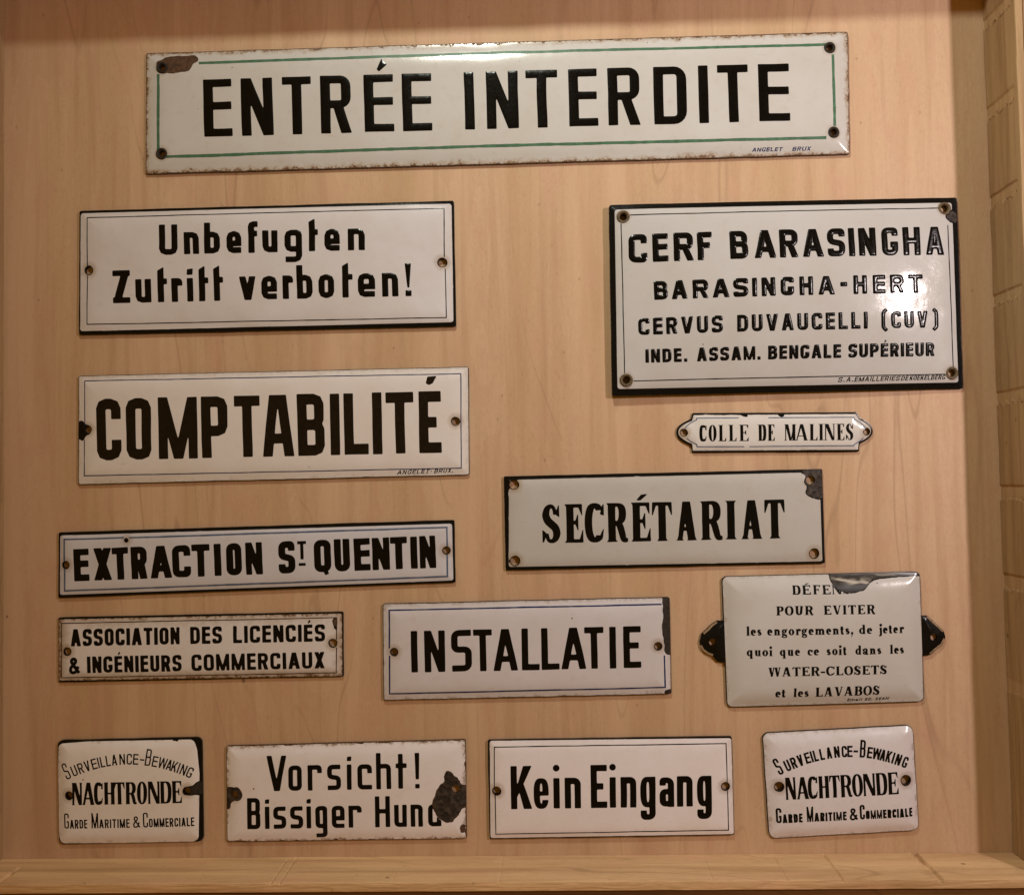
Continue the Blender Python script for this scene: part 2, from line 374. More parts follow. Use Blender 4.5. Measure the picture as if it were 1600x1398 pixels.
    if ch == 'c': return [pen(ell(W * .52, xh / 2, W * .52 - s / 2, xh / 2 - t / 2, 45, 310, 25), s, t), circ(W * .82, xh * .74, s * .55)]
    if ch == 'e': return [pen(ell(W * .5, xh / 2, W * .5 - s / 2, xh / 2 - t / 2, 0, 315, 30), s, t), rect(s * .6, xh * .5 - t / 2, W - s * .2, xh * .5 + t / 2)]
    if ch == 's':
        X = [(.82, .80), (.55, 1), (.2, .86), (.25, .62), (.70, .42), (.84, .2), (.5, 0), (.12, .2)]; i = s * .3
        return [vstroke([(i + x * (W - 2 * i), t / 2 + y * (xh - t)) for x, y in X], [t * 1.4, t, s * .8, s, s, s * .8, t, t * 1.4])]
    if ch == 't': return [vstroke([(W * .42, H * .86), (W * .42, xh * .3), (W * .55, t * .6), (W * .95, xh * .16)], [s, s, s * .8, t]), rect(0, xh - t * 1.2, W * .88, xh), poly((0, xh - t), (W * .42, H * .88), (W * .42, xh - t))]
    if ch == 'a':
        return [vstroke([(W * .16, xh * .74), (W * .42, xh * .96), (W * .66, xh * .76), (W * .66, xh * .15), (W * .95, xh * .08)], [s * .8, t, s, s, t]), ring(W * .36, xh * .27, W * .36, xh * .29, s, t), circ(W * .16, xh * .74, s * .5)]
    if ch == 'g':
        return [ring(W * .44, xh * .66, W * .42, xh * .35, s * .95, t), ring(W * .48, -xh * .2, W * .48, xh * .25, s * .7, t), vstroke([(W * .2, xh * .36), (W * .12, xh * .2), (W * .5, xh * .08), (W * .85, 0)], [t, t * 1.3, s * .8, s * .7]), vstroke([(W * .7, xh * .88), (W * .98, xh * .98)], [t, s * .6])]
    raise KeyError(ch)

# ------------------------------------------------------------------ marching squares
def msq(D):
    """cells of the region D<0 -> (verts in grid coords, faces, boundary edges)"""
    ny, nx = D.shape; I = D < 0
    nid = np.full(D.shape, -1); nid[I] = np.arange(I.sum()); c = int(I.sum())
    jj, ii = np.nonzero(I); V = [np.stack([ii, jj], 1).astype(float)]
    hx = I[:, :-1] != I[:, 1:]; hid = np.full(hx.shape, -1); hid[hx] = c + np.arange(hx.sum()); c += int(hx.sum())
    j, i = np.nonzero(hx); a, b = D[j, i], D[j, i + 1]; V.append(np.stack([i + a / (a - b), j], 1))
    vx = I[:-1] != I[1:]; vid = np.full(vx.shape, -1); vid[vx] = c + np.arange(vx.sum())
    j, i = np.nonzero(vx); a, b = D[j, i], D[j + 1, i]; V.append(np.stack([i, j + a / (a - b)], 1))
    V = np.concatenate(V)
    C = [nid[:-1, :-1], nid[:-1, 1:], nid[1:, 1:], nid[1:, :-1]]
    E = [hid[:-1], vid[:, 1:], hid[1:], vid[:, :-1]]
    case = sum((I[sl].astype(int) << k) for k, sl in enumerate([np.s_[:-1, :-1], np.s_[:-1, 1:], np.s_[1:, 1:], np.s_[1:, :-1]]))
    faces = []; bound = []
    for cs in range(1, 16):
        m = case == cs
        if not m.any(): continue
        seq = []
        for k in range(4):
            ik, ik1 = cs >> k & 1, cs >> ((k + 1) % 4) & 1
            if ik: seq.append(('c', k))
            if ik != ik1: seq.append(('e', k))
        A = np.stack([(C if q == 'c' else E)[k][m] for q, k in seq], 1)
        faces += A.tolist()
        for k in range(len(seq)):
            k2 = (k + 1) % len(seq)
            if seq[k][0] == 'e' and seq[k2][0] == 'e':
                # the pair leaves the inside at k and re-enters at k2
                ek = seq[k][1]
                if cs >> ek & 1: bound += A[:, [k, k2]].tolist()
    return V, faces, bound

# ------------------------------------------------------------------ objects
def link(name, me, mat, parent=None):
    o = bpy.data.objects.new(name, me); S.collection.objects.link(o)
    if mat: me.materials.append(mat)
    if parent: o.parent = parent
    return o

def mesh(name, V, Fc, mat, parent=None, smooth=True, attrs=None):
    me = bpy.data.meshes.new(name)
    if parent is not None: V = np.asarray(V, float) - np.array(parent.location)
    me.from_pydata([tuple(v) for v in V], [], Fc)
    if smooth: me.polygons.foreach_set('use_smooth', [True] * len(me.polygons))
    for k, v in (attrs or {}).items():
        a = me.attributes.new(k, 'FLOAT', 'POINT'); a.data.foreach_set('value', np.asarray(v, np.float32))
    me.update()
    return link(name, me, mat, parent)

def thing(name, label, cat, loc, group=None):
    o = bpy.data.objects.new(name, None); S.collection.objects.link(o)
    o.location = loc; o.empty_display_size = .02
    o['label'] = label; o['category'] = cat
    if group: o['group'] = group
    bpy.context.view_layer.update()
    return o

# ------------------------------------------------------------------ materials
def newmat(name):
    m = bpy.data.materials.new(name); m.use_nodes = True
    nt = m.node_tree; return m, nt, nt.nodes['Principled BSDF']
class NB:
    def __init__(s, nt): s.nt = nt
    def n(s, typ, **kw):
        x = s.nt.nodes.new(typ)
        for k, v in kw.items():
            if k.startswith('i_'):
                key = k[2:]; x.inputs[int(key) if key.isdigit() else key.replace('_', ' ')].default_value = v
            else: setattr(x, k, v)
        return x
    def l(s, a, b): s.nt.links.new(a, b)
    def coord(s, scale, loc=(0, 0, 0), rot=(0, 0, 0)):
        tc = s.n('ShaderNodeTexCoord'); mp = s.n('ShaderNodeMapping')
        mp.inputs['Scale'].default_value = scale; mp.inputs['Location'].default_value = loc; mp.inputs['Rotation'].default_value = rot
        s.l(tc.outputs['Object'], mp.inputs[0]); return mp.outputs[0]
    def noise(s, vec, scale, detail=3, rough=.5, dist=0):
        x = s.n('ShaderNodeTexNoise'); x.inputs['Scale'].default_value = scale; x.inputs['Detail'].default_value = detail
        x.inputs['Roughness'].default_value = rough; x.inputs['Distortion'].default_value = dist
        s.l(vec, x.inputs['Vector']); return x.outputs['Fac']
    def ramp(s, f, stops):
        x = s.n('ShaderNodeValToRGB'); cr = x.color_ramp
        while len(cr.elements) < len(stops): cr.elements.new(0.5)
        for e, (p, c) in zip(cr.elements, stops): e.position = p; e.color = c if len(c) == 4 else (*c, 1)
        s.l(f, x.inputs[0]); return x.outputs[0]
    def bw(s, f, a, b): return s.ramp(f, [(a, (0, 0, 0)), (b, (1, 1, 1))])
    def math(s, op, a, b=None, c=None):
        x = s.n('ShaderNodeMath', operation=op)
        for k, v in enumerate((a, b, c)):
            if v is None: continue
            if isinstance(v, (int, float)): x.inputs[k].default_value = v
            else: s.l(v, x.inputs[k])
        return x.outputs[0]
    def mix(s, f, a, b, mode='MIX'):
        x = s.n('ShaderNodeMix', data_type='RGBA', blend_type=mode)
        for k, v in ((0, f), (6, a), (7, b)):
            if isinstance(v, (int, float)): x.inputs[k].default_value = v
            elif isinstance(v, tuple): x.inputs[k].default_value = v if len(v) == 4 else (*v, 1)
            else: s.l(v, x.inputs[k])
        return x.outputs[2]
    def attr(s, name): return s.n('ShaderNodeAttribute', attribute_name=name).outputs['Fac']
    def bump(s, h, strength, dist, bsdf, inp='Normal'):
        x = s.n('ShaderNodeBump'); x.inputs['Strength'].default_value = strength; x.inputs['Distance'].default_value = dist
        s.l(h, x.inputs['Height']); s.l(x.outputs[0], bsdf.inputs[inp])
U = 1 / PX                                                     # texture space in photo pixels

BRIGHT = {2: .82, 3: .66, 4: .92, 5: .82, 6: .69, 7: .82, 8: .92, 9: .82, 10: .71, 11: 1.10, 12: 1.04, 13: 1.05, 14: .92}  # enamel base gain per sign; bottom row lifted in colour to offset lamp falloff
def enamel(name, base, rust=.5, dirt=.5, seed=0, rough=.16, specks=1.0, rustw=6.0):
    m, nt, b = newmat(name); B = NB(nt)
    if base is not W_WHITE: base = tuple(min(.92, c) for c in (base[0] * BRIGHT.get(seed, .74), base[1] * BRIGHT.get(seed, .74) * 1.03, base[2] * BRIGHT.get(seed, .74) * (1.13 if seed in (3, 5, 6, 10) else 1.25)))
    v = B.coord((U, U, U), (seed * 71.3, seed * 13.7, 0))
    big = B.noise(v, .012, 4, .55); mid = B.noise(v, .07, 4, .6); fine = B.noise(v, .45, 3, .6)
    col = B.mix(B.bw(big, .3, .75), base, tuple(c * k for c, k in zip(base, (.93, .905, .86))))
    col = B.mix(B.math('MULTIPLY', B.bw(mid, .52, .8), .28 * dirt), col, (.42, .34, .25))
    sm = B.math('MULTIPLY', B.bw(B.noise(v, .035, 5, .7), .60, .72), B.bw(fine, .45, .62))
    col = B.mix(B.math('MULTIPLY', sm, .45 * dirt), col, (.36, .31, .26))
    # rust and grime creeping in from the edge and around the holes
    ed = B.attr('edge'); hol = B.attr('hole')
    en = B.math('ADD', ed, B.math('MULTIPLY', B.math('SUBTRACT', B.noise(v, .09, 5, .65), .5), -22.0))
    rf = B.math('MULTIPLY', B.n('ShaderNodeMapRange', i_1=0.0).outputs[0], 1)
    def fall(x, w0):
        q = B.n('ShaderNodeMapRange'); q.inputs['From Min'].default_value = 0; q.inputs['From Max'].default_value = w0
        q.inputs['To Min'].default_value = 1; q.inputs['To Max'].default_value = 0; B.l(x, q.inputs['Value']); return q.outputs[0]
    grime = B.math('MULTIPLY', fall(en, rustw * (2.4 if seed == 8 else 1.5)), .75 * rust)
    col = B.mix(grime, col, (.30, .185, .08))
    core = B.math('MULTIPLY', B.bw(fall(en, rustw), .35, .6), B.bw(B.noise(v, .22, 4, .7), .40, .56))
    col = B.mix(B.math('MULTIPLY', core, min(1, rust * 1.1)), col, B.mix(B.noise(v, .3, 3), (.035, .017, .009), (.24, .105, .036)))
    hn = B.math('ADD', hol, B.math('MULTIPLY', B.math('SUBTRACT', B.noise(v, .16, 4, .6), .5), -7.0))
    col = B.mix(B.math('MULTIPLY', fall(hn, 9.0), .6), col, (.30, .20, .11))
    sv = B.coord((U * .05, U * .9, U), (seed * 31.0, seed * 17.0, 0), (0, 0, .55 + seed))
    scr = B.math('MULTIPLY', B.bw(B.noise(sv, .55, 2, .5), .70, .76), B.bw(B.noise(v, .03, 3), .50, .62))
    col = B.mix(B.math('MULTIPLY', scr, .30), col, (.22, .18, .14))
    # pinholes
    vo = B.n('ShaderNodeTexVoronoi'); vo.inputs['Scale'].default_value = .035; B.l(v, vo.inputs['Vector'])
    gate = B.bw(B.n('ShaderNodeSeparateColor').outputs[0], 0, 1)
    sc = nt.nodes.new('ShaderNodeSeparateColor'); B.l(vo.outputs['Color'], sc.inputs[0])
    sp = B.math('MULTIPLY', B.math('LESS_THAN', vo.outputs['Distance'], B.math('MULTIPLY', sc.outputs[1], .045)), B.math('GREATER_THAN', sc.outputs[0], 1 - .42 * specks))
    col = B.mix(sp, col, (.05, .035, .025))
    B.l(col, b.inputs['Base Color'])
    rr = B.math('ADD', B.math('MULTIPLY', core, .45 * rust), B.math('ADD', B.math('MULTIPLY', fine, .12), rough - .05))
    B.l(rr, b.inputs['Roughness'])
    b.inputs['IOR'].default_value = 1.5; b.inputs['Specular IOR Level'].default_value = .55
    B.bump(B.math('ADD', B.math('MULTIPLY', mid, .7), B.math('MULTIPLY', fine, .12)), .35, .5 * PX, b)
    return m

def paint(name, colr, rough=.18, var=.5):
    m, nt, b = newmat(name); B = NB(nt)
    v = B.coord((U, U, U))
    n1 = B.noise(v, .12, 4, .6)
    B.l(B.mix(B.bw(n1, .35, .7), colr, tuple(c * (1 + var) for c in colr)), b.inputs['Base Color'])
    b.inputs['Specular IOR Level'].default_value = .2
    B.l(B.math('ADD', B.math('MULTIPLY', B.noise(v, .4, 3), .2), rough - .06), b.inputs['Roughness'])
    B.bump(B.noise(v, .16, 3), .3, .6 * PX, b)
    return m

def steel(name, a, b2, rough=.55, cell=0):
    m, nt, b = newmat(name); B = NB(nt); v = B.coord((U, U, U))
    n1 = B.noise(v, .18, 5, .7)
    col = B.mix(B.bw(n1, .36, .64), a, b2)
    h = n1
    if cell:
        vo = B.n('ShaderNodeTexVoronoi'); vo.inputs['Scale'].default_value = cell; vo.feature = 'SMOOTH_F1'; B.l(v, vo.inputs['Vector'])
        col = B.mix(B.bw(vo.outputs['Distance'], .38, .85), col, tuple(c * 1.5 + .02 for c in b2)); h = vo.outputs['Distance']
    B.l(col, b.inputs['Base Color']); b.inputs['Roughness'].default_value = rough
    b.inputs['Metallic'].default_value = 0.0; b.inputs['Specular IOR Level'].default_value = .3
    B.bump(h, .8, 1.6 * PX, b)
    return m

def wood(name, c0, c1, c2, axis='Y', seed=0, figure=1.0, rough=.5, streak=1.0):
    m, nt, b = newmat(name); B = NB(nt)
    sc = (1, .055, 1) if axis == 'Y' else (.055, 1, 1)
    A = lambda k: (U * sc[0] * k, U * sc[1] * k, U * .6 * k)
    off = (seed * 317.0, seed * 131.0, 0)
    v = B.coord(A(1), off)
    broad = B.noise(v, .010, 3, .5, .4); med = B.noise(v, .042, 4, .55, .6); fin = B.noise(v, .35, 4, .65); pore = B.noise(B.coord((U * (1 if axis == 'Y' else .03), U * (.03 if axis == 'Y' else 1), U), off), 1.1, 2, .6)
    col = B.mix(B.bw(broad, .32, .70), c0, c1)
    col = B.mix(B.math('MULTIPLY', B.bw(med, .48, .74), .70 * streak), col, c2)
    col = B.mix(B.math('MULTIPLY', B.bw(fin, .42, .75), .20 * streak), col, c2)
    col = B.mix(B.math('MULTIPLY', B.bw(pore, .58, .78), .16 * streak), col, tuple(c * .62 for c in c2))
    iso = B.coord((U, U * .45, U) if axis == 'Y' else (U * .25, U, U), off)
    col = B.mix(B.math('MULTIPLY', B.bw(B.noise(iso, .03, 4, .6), .5, .72), .7), col, (c0[0] * 1.05, c0[1] * .93, c0[2] * 1.07))
    col = B.mix(B.math('MULTIPLY', B.bw(B.noise(iso, .28, 3, .7), .45, .72), .17), col, tuple(c * .72 for c in c2))
    col = B.mix(B.math('MULTIPLY', B.bw(B.noise(B.coord((U, U * .22, U) if axis == 'Y' else (U * .15, U, U), off), .55, 2, .6), .60, .74), .26), col, tuple(c * .55 for c in c2))
    v2 = B.coord((U, U * .035, U) if axis == 'Y' else (U * .035, U, U), (off[0] + 400, 0, 0))
    col = B.mix(B.math('MULTIPLY', B.bw(B.noise(v2, .022, 3, .5, .3), .50, .66), .45 * streak), col, tuple(c * k for c, k in zip(c1, (1.05, 1.05, 1.02))))
    col = B.mix(B.math('MULTIPLY', B.bw(B.noise(v2, .055, 3, .5, .3), .56, .68), .32 * streak), col, tuple(c * .9 for c in c2))
    # thin growth lines: iso-lines of a slow stretched field
    w2 = B.coord((U * (1 if axis == 'Y' else .16), U * (.16 if axis == 'Y' else 1), U), (off[0] + 55, off[1] + 9, 0))
    fld = B.math('MULTIPLY', B.noise(w2, .0042, 3, .45, .5), 13.0)
    ln = B.math('ABSOLUTE', B.math('SUBTRACT', B.math('FRACT', fld), .5))
    line = B.math('MULTIPLY', B.ramp(ln, [(0, (1, 1, 1)), (.045, (0, 0, 0))]), B.bw(B.noise(w2, .011, 2), .44, .62))
    soft = B.math('MULTIPLY', B.bw(B.math('FRACT', fld), .35, 1.0), .18)
    col = B.mix(B.math('MULTIPLY', soft, figure), col, c2)
    col = B.mix(B.math('MULTIPLY', line, (.44) * figure), col, tuple(c * .62 for c in c2))
    if seed == 4: col = B.mix(B.math('MULTIPLY', B.attr('groove'), .35), col, tuple(min(1, c * 1.22) for c in c1))
    # small dark flecks
    fv = B.coord((U, U * .75, U), off); vo = B.n('ShaderNodeTexVoronoi'); vo.inputs['Scale'].default_value = .0135; B.l(fv, vo.inputs['Vector'])
    s3 = nt.nodes.new('ShaderNodeSeparateColor'); B.l(vo.outputs['Color'], s3.inputs[0])
    fl = B.math('MULTIPLY', B.math('LESS_THAN', vo.outputs['Distance'], B.math('MULTIPLY', s3.outputs[1], .055)), B.math('GREATER_THAN', s3.outputs[0], .45))
    col = B.mix(B.math('MULTIPLY', fl, .6), col, (.10, .055, .03))
    vo = B.n('ShaderNodeTexVoronoi'); vo.inputs['Scale'].default_value = .03; B.l(B.coord((U, U * .7, U), (off[0] + 7, 3, 0)), vo.inputs['Vector'])
    s3 = nt.nodes.new('ShaderNodeSeparateColor'); B.l(vo.outputs['Color'], s3.inputs[0])
    q = B.n('ShaderNodeMapRange'); q.inputs['From Min'].default_value = .03; q.inputs['From Max'].default_value = .075; q.inputs['To Min'].default_value = 1; q.inputs['To Max'].default_value = 0; B.l(vo.outputs['Distance'], q.inputs['Value'])
    fl = B.math('MULTIPLY', q.outputs[0], B.math('GREATER_THAN', s3.outputs[0], .55))
    col = B.mix(B.math('MULTIPLY', fl, .34), col, (.16, .085, .045))
    B.l(col, b.inputs['Base Color'])
    B.l(B.math('ADD', B.math('MULTIPLY', fin, .15), rough), b.inputs['Roughness'])
    b.inputs['Specular IOR Level'].default_value = .25
    B.bump(B.math('ADD', fin, B.math('MULTIPLY', pore, .8)), .22, .5 * PX, b)
    return m

W_WHITE = (.56, .555, .575)
M_BLACK = paint('black_vitreous_paint', (.0022, .0021, .0022), .15)
M_RIM = paint('black_enamel_rim', (.004, .0038, .004), .2)
M_GREEN = paint('green_line_paint', (.055, .125, .08), .3)
M_BLUE = paint('blue_line_paint', (.012, .022, .085), .25)
M_GREY = paint('grey_blue_line_paint', (.075, .10, .17), .3)
M_RUST = steel('rusty_steel', (.045, .022, .012), (.11, .055, .028), .7)
M_DARK = steel('dark_steel', (.010, .008, .007), (.032, .022, .016), .62)
M_CELL = steel('pitted_steel', (.008, .007, .007), (.038, .026, .020), .62, .17)
M_BRASS = steel('tarnished_brass', (.060, .040, .022), (.15, .105, .055), .42)
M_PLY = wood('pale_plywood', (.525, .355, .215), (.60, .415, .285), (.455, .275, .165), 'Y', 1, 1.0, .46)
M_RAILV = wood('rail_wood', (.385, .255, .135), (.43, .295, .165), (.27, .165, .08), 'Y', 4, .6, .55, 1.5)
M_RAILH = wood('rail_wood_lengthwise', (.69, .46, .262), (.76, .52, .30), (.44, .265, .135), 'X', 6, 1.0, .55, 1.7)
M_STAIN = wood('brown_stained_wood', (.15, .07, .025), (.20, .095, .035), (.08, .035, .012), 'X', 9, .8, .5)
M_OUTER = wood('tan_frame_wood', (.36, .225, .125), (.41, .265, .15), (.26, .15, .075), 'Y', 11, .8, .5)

# ------------------------------------------------------------------ the tray
XR = world((1563, 790))[0]; XL = world((5.5, 700))[0]
YB = world((800, 1336))[1]; YT = world((800, -30))[1]
RAILH = H * .066
def box(name, lo, hi, mat, parent=None, bev=0.0):
    x0, y0, z0 = lo; x1, y1, z1 = hi
    V = [(x0, y0, z0), (x1, y0, z0), (x1, y1, z0), (x0, y1, z0), (x0, y0, z1), (x1, y0, z1), (x1, y1, z1), (x0, y1, z1)]
    Fc = [(0, 3, 2, 1), (4, 5, 6, 7), (0, 1, 5, 4), (1, 2, 6, 5), (2, 3, 7, 6), (3, 0, 4, 7)]
    o = mesh(name, V, Fc, mat, parent, smooth=False)
    if bev:
        md = o.modifiers.new('bevel', 'BEVEL'); md.width = bev; md.segments = 2
    return o

tb = box('tabletop', (-1.2, -1.0, -.047), (1.2, 1.0, -.007), M_STAIN); tb['kind'] = 'structure'
tray = thing('wooden_tray', 'shallow pale wooden tray with notched side rails holding all the enamel signs', 'tray', (0, 0, -.007))
box('bottom_panel', (XL - .012, YB - .012, -.0065), (XR + .012, YT + .012, 0), M_PLY, tray)

def rail(name, along, a0, a1, inner, sign, grooves, thick, mat, seed, depth):
    """a side rail whose inner face and top edge are one displaced sheet; grooves are cut across it.
    along: 'X' or 'Y' axis of the rail, inner: coordinate of the inner face, sign: outward direction"""
    step = 1.1 * PX
    na = int((a1 - a0) / step); nz = 40; nt = 14
    s = np.linspace(a0, a1, na)
    prof = [(0.0, z) for z in np.linspace(0.0002, RAILH, nz)] + [(t, RAILH) for t in np.linspace(0, thick, nt)[1:]] + [(thick, 0.0002)]
    D = np.array([p[0] for p in prof]); Z = np.array([p[1] for p in prof])
    SS, DD = np.meshgrid(s, D); _, ZZ = np.meshgrid(s, Z)
    sp, zp = SS / PX, ZZ / PX + DD / PX * .8
    ins = np.zeros(SS.shape); grv = np.zeros(SS.shape)
    for g0, g1, dep, zbot, tear in grooves:
        # one clean edge, one torn edge
        n = fbm(sp * .02 + g0 * 99, zp * .42, seed, 3) * tear * PX
        n2 = fbm(sp * .3, zp * .3, seed + 9, 2) * tear * .35 * PX
        lo_, hi_ = min(g0, g1), max(g0, g1)
        m = np.clip((SS - lo_ - n - n2) / (.9 * PX), 0, 1) * np.clip((hi_ - SS + fbm(sp * .1, zp * .1, seed + 4, 2) * .8 * PX) / ((3.5 if along == 'Y' else .9) * PX), 0, 1)
        m = m * np.clip((ZZ - zbot * RAILH) / (1.5 * PX), 0, 1)
        if along == 'Y': m = m * np.clip((RAILH * .90 - ZZ) / (3 * PX), 0, 1)
        ins = np.maximum(ins, m * dep * PX); grv = np.maximum(grv, m)
        # splinters lifted beside the torn edge
        lift = np.exp(-((SS - lo_ + 2.5 * PX) / (3.0 * PX)) ** 2) * np.clip(vnoise(sp * .35, zp * .4, seed + 2) - .55, 0, 1) * tear * 1.1 * PX
        ins = ins - lift * (DD < 1e-9) * (tear > 2.2)
    ins = ins + fbm(sp * .012, zp * .05, seed + 30, 3) * .55 * PX + fbm(sp * .012, zp * .16, seed + 31, 3) * (1.1 if along == 'Y' else .45) * PX
    # ragged, rounded upper arris
    edge = np.exp(-np.abs(ZZ - RAILH) / (2.4 * PX)) * np.exp(-DD / (2.6 * PX))
    rag = 1.2 + (1.5 if along == 'X' else .25) * np.clip(fbm(sp * .018, zp * 0, seed + 40, 4), -.8, 1)
    top = (DD > 1e-9)
    ins = np.where(top, ins * np.exp(-DD / (4 * PX)), ins) + edge * rag * PX * .6
    zd = -edge * rag * PX * .8 - top * np.abs(fbm(sp * .02, DD / PX * .3, seed + 50, 3)) * 1.2 * PX
    ins[-1] = 0; zd[-1] = 0
    off = inner + sign * (DD + ins); ZZ = ZZ + zd
    V = np.stack([off, SS, ZZ], -1) if along == 'Y' else np.stack([SS, off, ZZ], -1)
    V = V.reshape(-1, 3); nr = len(prof); Fc = []
    for r in range(nr - 1):
        a = r * na + np.arange(na - 1)
        q = np.stack([a, a + 1, a + na + 1, a + na], 1)
        Fc += (q if (along == 'Y') == (sign < 0) else q[:, ::-1]).tolist()
    return mesh(name, V, Fc, mat, tray, attrs={'groove': grv.ravel()})

gy = lambda y: world((1533 + .036 * y, y))[1]
gx = lambda x: world((x, 1336))[0]
RG = [(gy(b), gy(a), 1.3 + .9 * ((a * 7) % 10) / 10, -.1, 6.0) for a, b in ((32, 51), (169, 190), (307, 327), (461, 479), (612, 633), (757, 780), (894, 919))]
RG += [(gy(1078), gy(1055), .5, -.1, 2.0)]
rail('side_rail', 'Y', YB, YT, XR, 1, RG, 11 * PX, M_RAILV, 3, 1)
M_FIBRE = wood('torn_pale_fibre', (.50, .35, .20), (.58, .42, .26), (.36, .23, .12), 'X', 14, 0, .6)
for k, (g0, g1, dp, zb, tr) in enumerate(RG[:7]):
    r_ = np.random.default_rng(40 + k); V = []; Fc = []
    for i in range(34):
        zc = r_.uniform(.08, .90) * RAILH; ln = r_.uniform(2.0, 6.5) * PX; wd = r_.uniform(.7, 2.2) * PX; out = r_.uniform(.2, 2.8) * PX
        y0 = g0 + r_.uniform(-2.5, 2.0) * PX; sk = r_.uniform(-3.5, 3.5) * PX; x0 = XR + r_.uniform(-.2, .5) * PX
        b_ = len(V)
        V += [(x0, y0, zc - wd), (x0, y0, zc + wd), (x0 + 1.0 * PX, y0, zc), (x0 - out, y0 + ln * r_.choice([1, 1, -.5]), zc + sk)]
        Fc += [(b_, b_ + 1, b_ + 3), (b_ + 1, b_ + 2, b_ + 3), (b_ + 2, b_, b_ + 3), (b_, b_ + 2, b_ + 1)]
    mesh('torn_fibres', V, Fc, M_FIBRE, tray, smooth=False)
BG = []
for x0, x1, d0, zb, tr in ((46, 54, 3.0, .35, 1.0), (450, 452.8, 2.2, .10, .9), (463, 465.8, 2.0, .02, .9), (627, 629, .5, 0, .8), (784, 786.4, 1.1, .05, 1.2), (775, 776.6, .5, .1, .8),
                           (1096, 1098.4, 1.3, .05, .9), (1205, 1207.2, 1.6, .02, .8), (1284, 1288, 2.2, .02, 1.2), (1423, 1433, 4.5, -.1, 3.6)):
    BG.append((gx(x0), gx(x1), d0, zb, tr))
rail('end_rail', 'X', XL, XR, YB, -1, BG, 13 * PX, M_RAILH, 8, 1)
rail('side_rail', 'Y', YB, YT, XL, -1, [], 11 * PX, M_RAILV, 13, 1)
rail('end_rail', 'X', XL, XR, YT, 1, [], 11 * PX, M_RAILH, 17, 1)
g = .0012
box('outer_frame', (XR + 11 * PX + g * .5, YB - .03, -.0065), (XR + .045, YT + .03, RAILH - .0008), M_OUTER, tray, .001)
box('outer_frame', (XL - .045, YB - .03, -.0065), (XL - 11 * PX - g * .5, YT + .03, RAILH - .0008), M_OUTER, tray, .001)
box('outer_frame', (XL - .004, YB - .045, -.0065), (XR + .004, YB - 13 * PX - g * .3, RAILH - .002), M_STAIN, tray, .001)
box('outer_frame', (XL - .004, YT + 11 * PX + g, -.0065), (XR + .004, YT + .045, RAILH - .001), M_OUTER, tray, .001)

